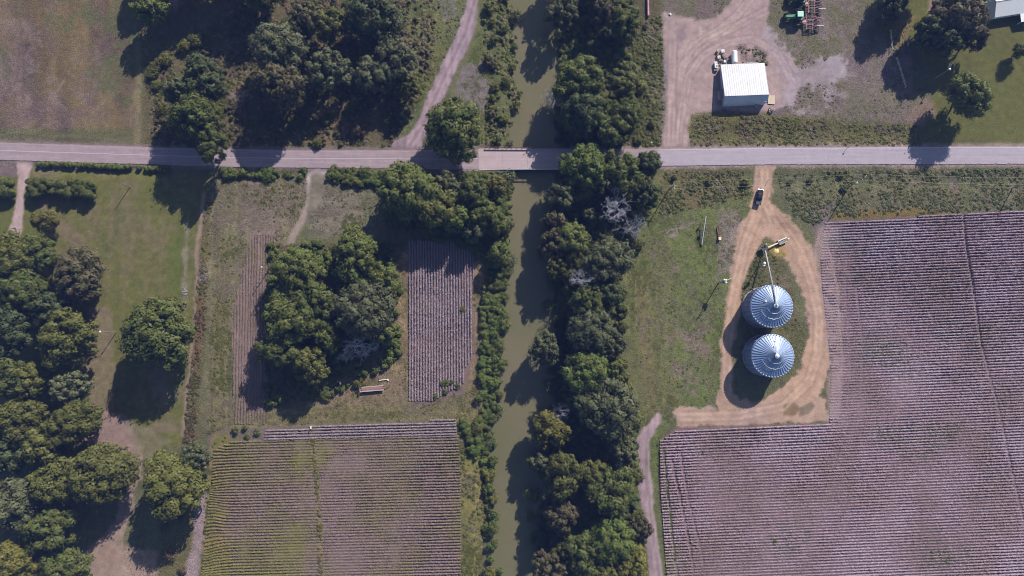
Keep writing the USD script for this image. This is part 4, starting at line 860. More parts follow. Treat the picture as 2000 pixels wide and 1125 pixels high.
obj('drive_box', rbox([p0[0], p0[1] + .8, .75], [.5, .4, .5], .05), red_paint, t)
for s in (-1, 1): obj('leg', tube([(p0 + p1) / 2, [p1[0] + s * .5, p1[1] - .6, 0]], .04, 5), rust, t)
p0, p1 = at(1266, 31, .5), at(1264, -60, .6)
t = thing('long_pipe', 'long faded pink-red pipe lying beside the wood at the top edge', 'pipe')
d_ = p1 - p0
for k in range(4): obj('pipe_length', tube([p0 + d_ * (k / 4 + .002), p0 + d_ * ((k + 1) / 4 - .002)], .42, 14), pink_paint, t)
obj('end_flange', tube([p0 - d_ * .004, p0 + d_ * .004], .5, 14), red_paint, t)
for k in (.1, .5, .9): obj('cradle', rbox([*(p0 + d_ * k)[:2], .1], [1.0, .2, .25], .03), wood, t)
c = at(727, 759, .7); dd = at(750, 757, 0) - at(703, 761, 0)
t = thing('flatbed_wagon', 'old flatbed wagon with faded red and grey plank deck on the dry grass', 'wagon', (c[0], c[1], 0), math.atan2(dd[1], dd[0]))
for k in range(7): obj('plank', rbox([0.2 * (k % 2), -.75 + k * .25, .95 + .004 * (k % 2)], [8.0 - .6 * (k % 3), .235, .06], .01), (grey_board, pink_paint, rust, wood, pink_paint, rust, grey_board)[k], t)
for x in (-2.8, 2.8):
    obj('axle', box([x, 0, .45], [.14, 1.7, .14]), rust, t)
    for s in (-1, 1): obj('wheel', wheel_mesh([x, s * .85, .4], .4, .22, 16), tyre, t)
for s in (-.5, .5): obj('frame_beam', box([0, s, .78], [8.0, .12, .22]), rust, t)
obj('drawbar', tube([[4.0, 0, .7], [5.6, .1, .4]], .08, 6), rust, t)
obj('headboard', rbox([-4.05, 0, 1.3], [.1, 1.8, .7], .02), grey_board, t)
p0 = at(665, 755, 0)
t = thing('white_pipe', 'bent white standpipe in the tree shade left of the wagon', 'pipe', (p0[0], p0[1], 0))
obj('riser', tube([[0, -1.2, .35], [.1, .6, .5], [.1, 1.3, .6]], .28, 10), white_paint, t)
obj('elbow', tube([[.1, 1.3, .6], [-.3, 1.6, .7], [-1.0, 1.9, .6]], .14, 8), white_paint, t)
p0 = at(650, 761, 0); t = thing('white_bucket', 'small white bucket in the shade left of the standpipe', 'bucket', (p0[0], p0[1], 0))
obj('pail', lathe([(.01, 0), (.28, 0), (.36, .7), (.32, .7), (.26, .06), (.01, .06)], 16), white_paint, t); obj('rim_band', lathe([(.37, .62), (.39, .66), (.37, .72)], 16), steel_grey, t)
p0, p1 = at(740, 743, .2), at(758, 741, .2)
t = thing('irrigation_pipe', 'thin white pipe lying on dry grass above the wagon', 'pipe')
obj('pipe_length', tube([p0, p1], .12, 8), white_paint, t); obj('elbow', rbox(p1 + [0, -.25, .05], [.4, .5, .3], .06), white_paint, t)
p0 = at(737, 720, 0); t = thing('log_pile', 'grey log and brush pile at the edge of the tree clump', 'logs', (p0[0], p0[1], 0))
for k in range(5): obj('log', tube([[-1.8 + .2 * k, k * .35 - .6, .2], [1.9 - .3 * k, k * .4 - .7, .22]], .17, 8), dead_brown if k % 2 else dead_bark, t)
# rails and fence in the tree shade beside the house lawn
def fence(label, pts, n):
    t = thing('fence', label, 'fence')
    w = np.array([at(x, y, 1.0) for x, y in pts]); L = len(w)
    for z in (1.1, .6):
        for a, b in zip(w[:-1], w[1:]): obj('rail', tube([a + [0, 0, z - 1], b + [0, 0, z - 1]], .08, 6), grey_board, t)
    for s in np.linspace(0, 1, n):
        q = np.array([np.interp(s, np.linspace(0, 1, L), w[:, k]) for k in range(3)])
        obj('post', cyl([q[0], q[1], .6], .1, 1.5, 8), grey_board, t)
fence('pale wooden rail fence along the edge of the deep tree shade', [(1752, 112), (1758, 130), (1764, 150), (1770, 169)], 6)
fence('short rail fence below the yellowish bush at the top right', [(1741, 58), (1742, 78), (1744, 96)], 4)
p0 = at(1723, 22, 0); t = thing('ladder_frame', 'white ladder-like frame lying in shade at the top edge', 'ladder', (p0[0], p0[1], 0), 1.65)
for s in (-.35, .35): obj('side_rail', rbox([0, s, .5], [6.0, .1, .1], .02), bright_steel, t)
for k in range(8): obj('rung', rbox([-2.6 + k * .75, 0, .5], [.08, 1.1 if k < 2 else .7, .07], .02), white_paint, t)
p0 = at(362, 571, 0); t = thing('rubble_pile', 'small heap of pale rubble at the edge of the lawn', 'rubble', (p0[0], p0[1], 0))
rg = np.random.default_rng(9)
for k in range(40): obj('stone', rbox([rg.normal(0, .55), rg.normal(0, .7), .02], rg.uniform(.12, .38, 3), .08, rz=rg.uniform(0, 3)), rubble_m, t)
p0 = at(1308, 28, 0); t = thing('feed_sack', 'crumpled white sack on the ground at the top of the yard', 'sack', (p0[0], p0[1], 0))
obj('bag', hull(np.random.default_rng(3).normal(0, .17, (20, 3)) * [1, 1.3, .6] + [0, 0, .3]), white_paint, t); obj('tie', rbox([.2, .2, .4], [.14, .14, .12], .04), grey_board, t)
# ------------------------------------------------------------------ crops: every row is built
def crop_mat(name, c1, c2, c3, speck, amt, lf=0.035, drift=(0, 1, 0, 0)):
    n = {'g': ('geometry', {}), 'n1': ('noise_texture', {'scale': lf, 'detail': 4.0, 'roughness': 0.6}), 'sx': ('separate_xyz', {}), 'dr': ('map_range', {'from_min': drift[0], 'from_max': drift[1], 'to_min': drift[2], 'to_max': drift[3], 'clamp': True}), 'ad': ('math', {'math_type': 'add'}), 'rp': ('rgb_ramp', {'ramp': [(0.36, c1), (0.50, c2), (0.62, c3)]}),
         'n2': ('noise_texture', {'scale': 3.4, 'detail': 3.0, 'roughness': 0.7}), 'r2': ('map_range', {'from_min': 0.3, 'from_max': 0.7, 'to_min': 0.6, 'to_max': 1.4}),
         'r3': ('map_range', {'to_min': 0.7, 'to_max': 1.3}), 'm': ('math', {'math_type': 'multiply'}), 'd': ('mix', {'mix_type': 'multiply', 'fac': 1.0}),
         'n4': ('noise_texture', {'scale': 5.5, 'detail': 2.0}), 'r4': ('map_range', {'from_min': 0.60, 'from_max': 0.68, 'to_min': 0.0, 'to_max': amt, 'clamp': True}),
         'e': ('mix', {'mix_type': 'mix', 'color2': speck}), 'p': ('principled_bsdf', {'roughness': 0.8, 'specular_ior_level': 0.2})}
    return M(name, n, [('g.position', 'n1.vector'), ('g.position', 'sx.vector'), ('sx.x', 'dr.value'), ('n1.fac', 'ad.value1'), ('dr.result', 'ad.value2'), ('ad.value', 'rp.fac'), ('g.position', 'n2.vector'), ('n2.fac', 'r2.value'), ('g.random_per_island', 'r3.value'), ('r2.result', 'm.value1'), ('r3.result', 'm.value2'),
                       ('rp.color', 'd.color1'), ('m.value', 'd.color2'), ('g.position', 'n4.vector'), ('n4.fac', 'r4.value'), ('r4.result', 'e.fac'), ('d.color', 'e.color1'), ('e.color', 'p.base_color')])
cotton = crop_mat('ripe_cotton', tuple(A(190, 170, 184)), tuple(A(178, 152, 160)), tuple(A(160, 137, 132)), (0.50, 0.48, 0.50), 0.6)
cotton2 = crop_mat('ripe_cotton_sparse', tuple(A(178, 158, 160)), tuple(A(166, 146, 150)), tuple(A(168, 152, 160)), (0.50, 0.48, 0.52), 0.65)
beans = crop_mat('turning_beans', tuple(A(140, 134, 72)), tuple(A(148, 130, 106)), tuple(A(156, 132, 128)), (0.50, 0.46, 0.46), 0.25, 0.045, drift=(-120, -40, -0.13, 0.05))
straw = crop_mat('headland_straw', tuple(A(148, 136, 88)), tuple(A(150, 130, 92)), tuple(A(132, 126, 78)), (0.5, 0.44, 0.30), 0.3, 0.06)
stubble = crop_mat('old_stubble_rows', tuple(A(150, 130, 122)), tuple(A(140, 122, 108)), tuple(A(126, 116, 84)), (0.5, 0.44, 0.40), 0.3, 0.06)
def row_mesh(pts, w, h, rg, cards=9.0, csize=0.16):
    """One row of plants: an uneven ridge of foliage with loose leaves and open bolls standing off it."""
    n = len(pts); d = np.gradient(pts, axis=0); d /= np.maximum(np.linalg.norm(d, axis=1, keepdims=True), 1e-9); s = np.stack([-d[:, 1], d[:, 0]], 1)
    w = w * rg.uniform(0.75, 1.2, n); h = h * rg.uniform(0.75, 1.25, n)
    prof = [(-1, 0.0), (-0.72, 0.7), (0.0, 1.0), (0.72, 0.7), (1, 0.0)]
    v = np.zeros((n, 5, 3)); z0 = ground_z(pts[:, 0], pts[:, 1]) - 0.04
    for k, (a, b) in enumerate(prof):
        jit = rg.normal(0, 0.05, n)
        v[:, k, :2] = pts + s * (w * a * 0.5 + jit)[:, None]; v[:, k, 2] = z0 + h * b * rg.uniform(0.85, 1.12, n) + (0.04 if b else 0)
    i = np.arange(n - 1)[:, None] * 5; k = np.arange(4)[None]
    q = np.stack([i + k, i + k + 5, i + k + 6, i + k + 1], -1).reshape(-1, 4)
    f = np.vstack([q[:, [0, 1, 2]], q[:, [0, 2, 3]]])[:, ::-1]
    L = np.linalg.norm(np.diff(pts, axis=0), axis=1).sum(); m = int(L * cards)
    if m:
        t = rg.uniform(0, n - 1.001, m); j = t.astype(int); fr = (t - j)[:, None]
        c = pts[j] * (1 - fr) + pts[j + 1] * fr; a = rg.uniform(-1, 1, m); hh = h[j]
        ctr = np.column_stack([c + s[j] * (a * w[j] * 0.55)[:, None], z0[j] + hh * (1.02 - 0.5 * a * a) + rg.uniform(-0.04, 0.1, m)])
        keep = hh > 0.14; ctr = ctr[keep]; m = len(ctr)
        dirs = rg.normal(size=(m, 3)); dirs /= np.linalg.norm(dirs, axis=1, keepdims=True); e2 = np.cross(dirs, rg.normal(size=(m, 3))); e2 /= np.linalg.norm(e2, axis=1, keepdims=True)
        sz = csize * rg.uniform(0.6, 1.4, m)[:, None]
        cv = np.stack([ctr - dirs * sz, ctr + e2 * sz * 0.8, ctr + dirs * sz], 1).reshape(-1, 3)
        f = np.vstack([f, np.arange(3 * m).reshape(-1, 3) + n * 5]); v = np.vstack([v.reshape(-1, 3), cv])
    return v.reshape(-1, 3), f
def field(label, poly_px, through, pitch, mat, hfun, cards=9.0, step=0.42, wfun=None, bend=None, seed=0, minlen=2.0):
    """Parallel rows inside a plan outline; through = two photo points that lie on one row."""
    t = thing('cotton_field' if mat in (cotton, cotton2) else 'crop_field', label, 'field')
    pg = Polygon([tuple(at(x, y)[:2]) for x, y in poly_px]).buffer(0)
    a, b = at(*through[0])[:2], at(*through[1])[:2]; d = (b - a) / np.linalg.norm(b - a); nr = np.array([-d[1], d[0]])
    cs_ = np.array(pg.exterior.coords); o = (cs_ - a) @ nr
    rg = np.random.default_rng(seed); total = 0
    for k in range(int(math.floor(o.min() / pitch)), int(math.ceil(o.max() / pitch)) + 1):
        c = a + nr * k * pitch
        cut = pg.intersection(LineString([c - d * 900, c + d * 900]))
        vs, fs, off = [], [], 0
        for g in getattr(cut, 'geoms', [cut]):
            if g.is_empty or g.length < minlen: continue
            p, q = np.array(g.coords)[[0, -1]]
            m = max(int(g.length / step), 3); u = np.linspace(0, 1, m)[:, None]; pts = p * (1 - u) + q * u
            wob = (meshkit.noise(np.column_stack([pts / 9.0, np.full(m, k * 3.7)]), 5) - 0.5) * 0.16
            pts = pts + nr * (wob + (bend(pts, k) if bend else 0))[:, None]
            h = hfun(pts); w = wfun(pts) if wfun else np.clip(0.42 + 0.45 * h, 0.3, 0.85)
            v, f = row_mesh(pts, w, h, rg, cards); vs.append(v); fs.append(f + off); off += len(v)
        if vs:
            obj('crop_row', (np.vstack(vs), np.vstack(fs)), mat, t); total += 1
    return t
def fnoise(p, s, seed): return meshkit.fbm(np.column_stack([p / s, np.zeros(len(p))]), 3, seed)
def h_east(p):
    px, py = Q(p[:, 0], p[:, 1])
    top = np.clip((760 - py) / 300, 0, 1) * np.clip((px - 1600) / 150, 0, 1)
    h = 0.15 + 0.38 * top + 0.24 * np.clip((px - 1750) / 200, 0, 1) + 0.5 * (fnoise(p, 22, 21) - 0.45) + 0.25 * (fnoise(p, 5, 22) - 0.5)
    wav = 40 * (fnoise(p, 12, 25) - 0.5)
    tall = np.maximum(np.clip((905 + wav - py) / 60, 0, 1) * np.clip((1660 + 2 * wav - px) / 90, 0, 1), np.clip((1385 + 2 * wav - px) / 50, 0, 1)) * (py > 815)      # taller rows below the loop and at the track end
    h = h + 0.26 * tall * (0.6 + fnoise(p, 4, 24))
    h = np.clip(h, 0.13, 0.85)
    thin = np.clip((1705 - px) / 60, 0, 1) * ((py < 832) & (py > 440))            # sparse, driven-over strip beside the loop
    h = h * (1 - thin * np.clip(0.55 - 1.6 * (fnoise(p, 3, 23) - 0.45), 0.0, 0.62))
    for tr in ([(1606, 430), (1636, 560), (1646, 700), (1640, 830)], [(1650, 560), (1660, 700), (1655, 830)], [(1672, 560), (1684, 660), (1682, 760), (1676, 830)],
               [(1880, 415), (1884, 470), (1896, 540), (1915, 670), (1950, 800), (1985, 960), (2030, 1150)], [(1312, 900), (1330, 980), (1350, 1080), (1362, 1180)], [(1328, 880), (1345, 980), (1370, 1080), (1385, 1180)], [(1296, 880), (1312, 1040), (1330, 1180)]):
        dm = np.full(len(p), 99.0)
        for a, b in zip(tr[:-1], tr[1:]): dm = np.minimum(dm, seg_d(px, py, a, b)[0])
        h = np.where(dm < 2.3, 0.07, h)
    return h
field('broad cotton field of grey-mauve rows filling the right of the picture', [(1612, 432), (2000, 413), (2090, 409), (2090, 1180), (1306, 1180), (1290, 960), (1288, 862), (1326, 838), (1620, 827), (1622, 760), (1622, 700), (1606, 560), (1603, 500)],
      ((1615, 431), (2000, 414)), 0.965, cotton, h_east, 7.0, seed=31)
def h_small(p): return np.clip(0.42 + 0.5 * (fnoise(p, 7, 41) - 0.45) + 0.3 * (fnoise(p, 2, 42) - 0.5), 0.15, 0.7)
field('small cotton patch of upright mauve rows between tree clump and river', [(797, 470), (926, 470), (922, 700), (906, 722), (904, 752), (880, 762), (846, 782), (799, 783)], ((800, 480), (800, 780)), 0.965, cotton2, h_small, 12.0, seed=32)
def h_sw(p):
    px, py = Q(p[:, 0], p[:, 1])
    g = 0.17 + 0.20 * np.clip((620 - px) / 200, 0, 1) + 0.20 * np.clip((px - 800) / 60, 0, 1) + 0.4 * (fnoise(p, 14, 51) - 0.47) + 0.3 * (fnoise(p, 3, 52) - 0.5)
    return np.clip(g, 0.08, 0.48)
def bend_sw(p, k):
    px, py = Q(p[:, 0], p[:, 1])
    e = np.clip((455 - px) / 50, 0, 1)
    return 1.3 * e * e * np.sin(k * 0.23 + 0.5) + (meshkit.noise(np.column_stack([p / 4.0, np.zeros(len(p))]), 8) - .5) * 1.0 * e
field('southwest crop field of yellow-green and mauve rows below the tree clump', [(452, 862), (896, 852), (900, 960), (900, 1190), (384, 1190), (396, 1100), (412, 960), (418, 880)], ((500, 868), (890, 858)), 0.965, beans, h_sw, 12.0, bend=bend_sw, wfun=lambda p: np.clip(.58 + .5 * (fnoise(p, 5, 53) - .4), .45, .9), seed=33)
field('strip of white-flecked cotton rows along the top of the southwest field', [(520, 838), (700, 828), (890, 819), (893, 850), (700, 856), (516, 860)], ((520, 858), (890, 848)), 0.965, cotton2, lambda p: np.clip(0.40 + 0.5 * (fnoise(p, 3, 61) - 0.5), 0.15, 0.6), 14.0, seed=34)
field('disused plot of thin tan rows west of the tree clump', [(498, 460), (540, 455), (528, 560), (522, 700), (520, 828), (455, 828), (457, 600), (480, 500)], ((470, 560), (466, 800)), 0.965, stubble, lambda p: np.clip(0.22 + 0.4 * (fnoise(p, 4, 71) - 0.5), 0.07, 0.35), 10.0, seed=35)
# ------------------------------------------------------------------ leaves, trees, shrubs
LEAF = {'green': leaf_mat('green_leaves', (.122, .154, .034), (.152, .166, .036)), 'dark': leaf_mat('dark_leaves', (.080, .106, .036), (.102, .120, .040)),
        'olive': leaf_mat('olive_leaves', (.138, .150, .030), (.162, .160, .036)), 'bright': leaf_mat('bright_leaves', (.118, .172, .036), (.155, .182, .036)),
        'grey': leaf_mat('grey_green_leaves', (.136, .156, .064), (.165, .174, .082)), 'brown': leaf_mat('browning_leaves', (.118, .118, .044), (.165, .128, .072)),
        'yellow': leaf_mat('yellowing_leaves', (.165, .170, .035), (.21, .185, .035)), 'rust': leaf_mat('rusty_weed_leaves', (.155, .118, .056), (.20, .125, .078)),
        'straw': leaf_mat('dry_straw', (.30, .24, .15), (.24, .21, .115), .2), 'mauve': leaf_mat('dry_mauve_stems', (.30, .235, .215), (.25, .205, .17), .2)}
def leaves(ctr, nrm, size, rg, jitter=0.42):
    m = len(ctr); nn = nrm + rg.normal(0, jitter, (m, 3)); nn /= np.linalg.norm(nn, axis=1, keepdims=True)
    u = np.cross(nn, rg.normal(size=(m, 3))); u /= np.linalg.norm(u, axis=1, keepdims=True); w = np.cross(nn, u)
    s = size * rg.uniform(0.6, 1.35, m)[:, None]
    v = np.stack([ctr - u * s, ctr - w * s * .62 + nn * s * .12, ctr + u * s, ctr + w * s * .62 + nn * s * .12], 1).reshape(-1, 3)
    b = np.arange(m)[:, None] * 4
    sn = nrm / np.maximum(np.linalg.norm(nrm, axis=1, keepdims=True), 1e-9); flip = (nn * sn).sum(1) < 0
    f = np.vstack([b + [0, 1, 2], b + [0, 2, 3]]); fl = np.concatenate([flip, flip])
    geo = np.cross(v[f[:, 1]] - v[f[:, 0]], v[f[:, 2]] - v[f[:, 0]]); back = (geo * np.vstack([sn, sn])).sum(1) < 0
    f[back] = f[back][:, ::-1]
    soft = sn * .75 + np.where(flip[:, None], -nn, nn) * .5 + [0, 0, .15]; soft /= np.linalg.norm(soft, axis=1, keepdims=True)
    return v, f, np.repeat(soft, 4, 0)
def leaf_mesh(path, v, f, n, mat):
    """A mesh of leaves whose normals follow the clump they grow on."""
    m = usdkit.mesh(stage, path, (np.asarray(v), f), mat)
    m.CreateNormalsAttr(Vt.Vec3fArray.FromNumpy(np.asarray(n, np.float32))); m.SetNormalsInterpolation('vertex')
    return m
def stack(parts):
    vs, fs, ns, off = [], [], [], 0
    for v, f, n in parts: vs.append(np.asarray(v)); fs.append(f + off); ns.append(n); off += len(v)
    return np.vstack(vs), np.vstack(fs), np.vstack(ns)
def crown_tree(seed, R, H, npuff, nleaf, lsize, trunk=0.3, low=0.32, gap=0.0, pr=(0.15, 0.27)):
    """(crown, trunk): puffs of leaves spread over a lumpy dome on limbs."""
    rg = np.random.default_rng(seed)
    zc = H * (0.5 + low * .32); rz = H - zc; C = []; tries = 0
    lob = rg.normal(size=(6, 3)); lob[:, 2] = np.abs(lob[:, 2]) * .4; lob /= np.linalg.norm(lob, axis=1, keepdims=True); amp = rg.uniform(-.42, .26, 6)
    while len(C) < npuff and tries < npuff * 40:
        tries += 1
        d = rg.normal(size=3); d[2] = d[2] * .85 + .25; d /= np.linalg.norm(d)
        if d[2] < -.55: continue
        k = 1 + (amp * np.exp(7 * (lob @ d - 1))).sum() * 1.3
        rr = rg.uniform(.30, .92) ** .55 * k
        pr_ = R * rg.uniform(*pr)
        c = np.array([d[0] * (R - pr_ * .4) * rr, d[1] * (R - pr_ * .4) * rr, zc + d[2] * (rz - pr_ * .4) * rr if d[2] > 0 else zc + d[2] * (zc - H * low) * rr])
        if any(np.linalg.norm(c - q[:3]) < .85 * min(pr_, q[3]) for q in C): continue
        C.append([*c, pr_])
    C = np.array(C); wgt = C[:, 3] ** 2; cnt = np.maximum((nleaf * wgt / wgt.sum()).astype(int), 10)
    lot = []
    for (x, y, z, r), m in zip(C, cnt):
        d = rg.normal(size=(m, 3)); d[:, 2] += .35; d /= np.linalg.norm(d, axis=1, keepdims=True)
        rr = r * np.where(rg.uniform(0, 1, m) < .08, rg.uniform(1.05, 1.45, m), rg.uniform(.80, 1.05, m))[:, None]
        rr = rr * (1 + .28 * np.sin(d[:, :1] * 5 + x) * np.cos(d[:, 1:2] * 5 + y))
        c = np.array([x, y, z]) + d * rr * [1, 1, .8]
        lot.append(leaves(c, d + [0, 0, .3], lsize * rg.uniform(.85, 1.1), rg))
    tr = []; tz = H * low
    tr.append(tube([[0, 0, -.4], [.05 * R * rg.normal(), .05 * R * rg.normal(), tz * .6], [0, 0, tz + .1 * H]], [trunk * 1.25, trunk, trunk * .8], 8))
    for i in rg.permutation(len(C))[:9]:
        c = C[i, :3]; a = np.array([0, 0, tz * rg.uniform(.8, 1.2)]); m_ = a * .5 + c * .5 + [0, 0, -.06 * H]
        tr.append(tube([a, m_, c], [trunk * .5, trunk * .3, trunk * .1], 6))
    return stack(lot), trimesh.util.concatenate(tr)
def dead_tree(seed, R, H, depth=6):
    rg = np.random.default_rng(seed); parts = []
    def grow(p, d, L, r, k):
        q = p + d * L; mid_ = (p + q) / 2 + rg.normal(0, L * .08, 3)
        parts.append((k, tube([p, mid_, q], [r, r * .82, r * .62], 6 if k < 2 else 4, cap=False)))
        if k >= depth: return
        for j in range(rg.integers(2, 4) if k else 5):
            e = d * .7 + rg.normal(0, .72, 3) + [0, 0, .1]; e /= np.linalg.norm(e); grow(q if j else mid_ * .4 + q * .6, e, L * rg.uniform(.62, .84), r * .67, k + 1)
    grow(np.array([0, 0, -.3]), np.array([.05, .05, 1.0]), H * .34, R * .038, 0)
    v = np.vstack([m.vertices for _, m in parts]); sc = np.array([R, R, H]) / np.array([np.abs(v[:, 0]).max(), np.abs(v[:, 1]).max(), v[:, 2].max()])
    out = []
    for lo, hi in ((0, 1), (2, 9)):
        m = trimesh.util.concatenate([x for k, x in parts if lo <= k <= hi]); m.vertices = m.vertices * sc; out.append(m)
    return out
KINDS = UsdGeom.Xform(stage.CreateClassPrim('/World/kinds'))
stage.GetPrimAtPath('/World/kinds').SetSpecifier(Sdf.SpecifierClass)
SHAPES = {'L': [crown_tree(s, 10.0, 16.0, 90, 17000, .40, .42, .22, pr=(.11, .25)) for s in (1, 2, 3, 4, 5, 6)], 'M': [crown_tree(s, 6.2, 12.0, 56, 9000, .34, .28, .2, pr=(.13, .29)) for s in (11, 12, 13, 14, 15, 16)],
          'S': [crown_tree(s, 3.3, 7.0, 30, 2800, .28, .16, .14, pr=(.2, .36)) for s in (21, 22, 23)], 'W': [crown_tree(s, 6.0, 10.5, 90, 6500, .30, .28, .2, pr=(.10, .19)) for s in (31, 32)],
          'B': [crown_tree(s, 1.9, 2.6, 16, 900, .22, .06, .05, pr=(.28, .45)) for s in (41, 42, 43)], 'D': None}
SIZE = {'L': (10.0, 16.0), 'M': (6.2, 12.0), 'S': (3.3, 7.0), 'W': (6.0, 10.5), 'B': (1.9, 2.6), 'D': (5.0, 9.0)}
DEAD = [dead_tree(s, 5.0, 9.0) for s in (5, 6, 8)]
made = {}
def kind_of(shape, i, col):
    key = (shape, i, col)
    if key not in made:
        n = {'L': 'spreading_tree', 'M': 'round_tree', 'S': 'small_tree', 'W': 'feathery_tree', 'B': 'shrub', 'D': 'dead_tree'}[shape]
        root = stage.DefinePrim(numbered('/World/kinds/' + n), 'Xform')
        if shape == 'D':
            a, b = DEAD[i]; m = dead_brown if col == 'brown' else dead_bark
            for nm, g in (('trunk', a), ('branches', b)): usdkit.mesh(stage, str(root.GetPath()) + '/' + nm, g, m, 40)
        else:
            c, tr = SHAPES[shape][i]
            leaf_mesh(str(root.GetPath()) + ('/foliage' if shape == 'B' else '/crown'), *c, LEAF[col]); usdkit.mesh(stage, str(root.GetPath()) + ('/stem' if shape == 'B' else '/trunk'), tr, bark, 40)
        made[key] = root
    return made[key]
trg = np.random.default_rng(77)
def plant(px, py, rpx, shape, col, label, group=None, hk=1.0, cat=None, name=None, i=None):
    R0, H0 = SIZE[shape]; R = rpx * PXM
    H = (min(2.45 * R, 9.6 + .70 * R) if shape in 'LMSW' else 1.15 * R if shape == 'B' else min(2.2 * R, 10)) * hk
    R *= 0.93 if shape in 'LMSW' else 1
    n = 3 if shape == 'D' else len(SHAPES[shape]); i = int(trg.integers(n)) if i is None else i
    p = at(px, py, H * .62 if shape != 'B' else .4); g = float(ground_z(p[0], p[1]))
    nm = name or {'L': 'spreading_tree', 'M': 'round_tree', 'S': 'small_tree', 'W': 'feathery_tree', 'B': 'shrub', 'D': 'dead_tree'}[shape]
    t = thing(nm, label, cat or ('shrub' if shape == 'B' else 'dead tree' if shape == 'D' else 'tree'), (p[0], p[1], min(g, .1) if g > -1.6 else -1.6), float(trg.uniform(0, 6.28)), group, (R / R0, R / R0, H / H0))
    t.GetReferences().AddInternalReference(kind_of(shape, i, col).GetPath()); t.SetInstanceable(True)
    return t
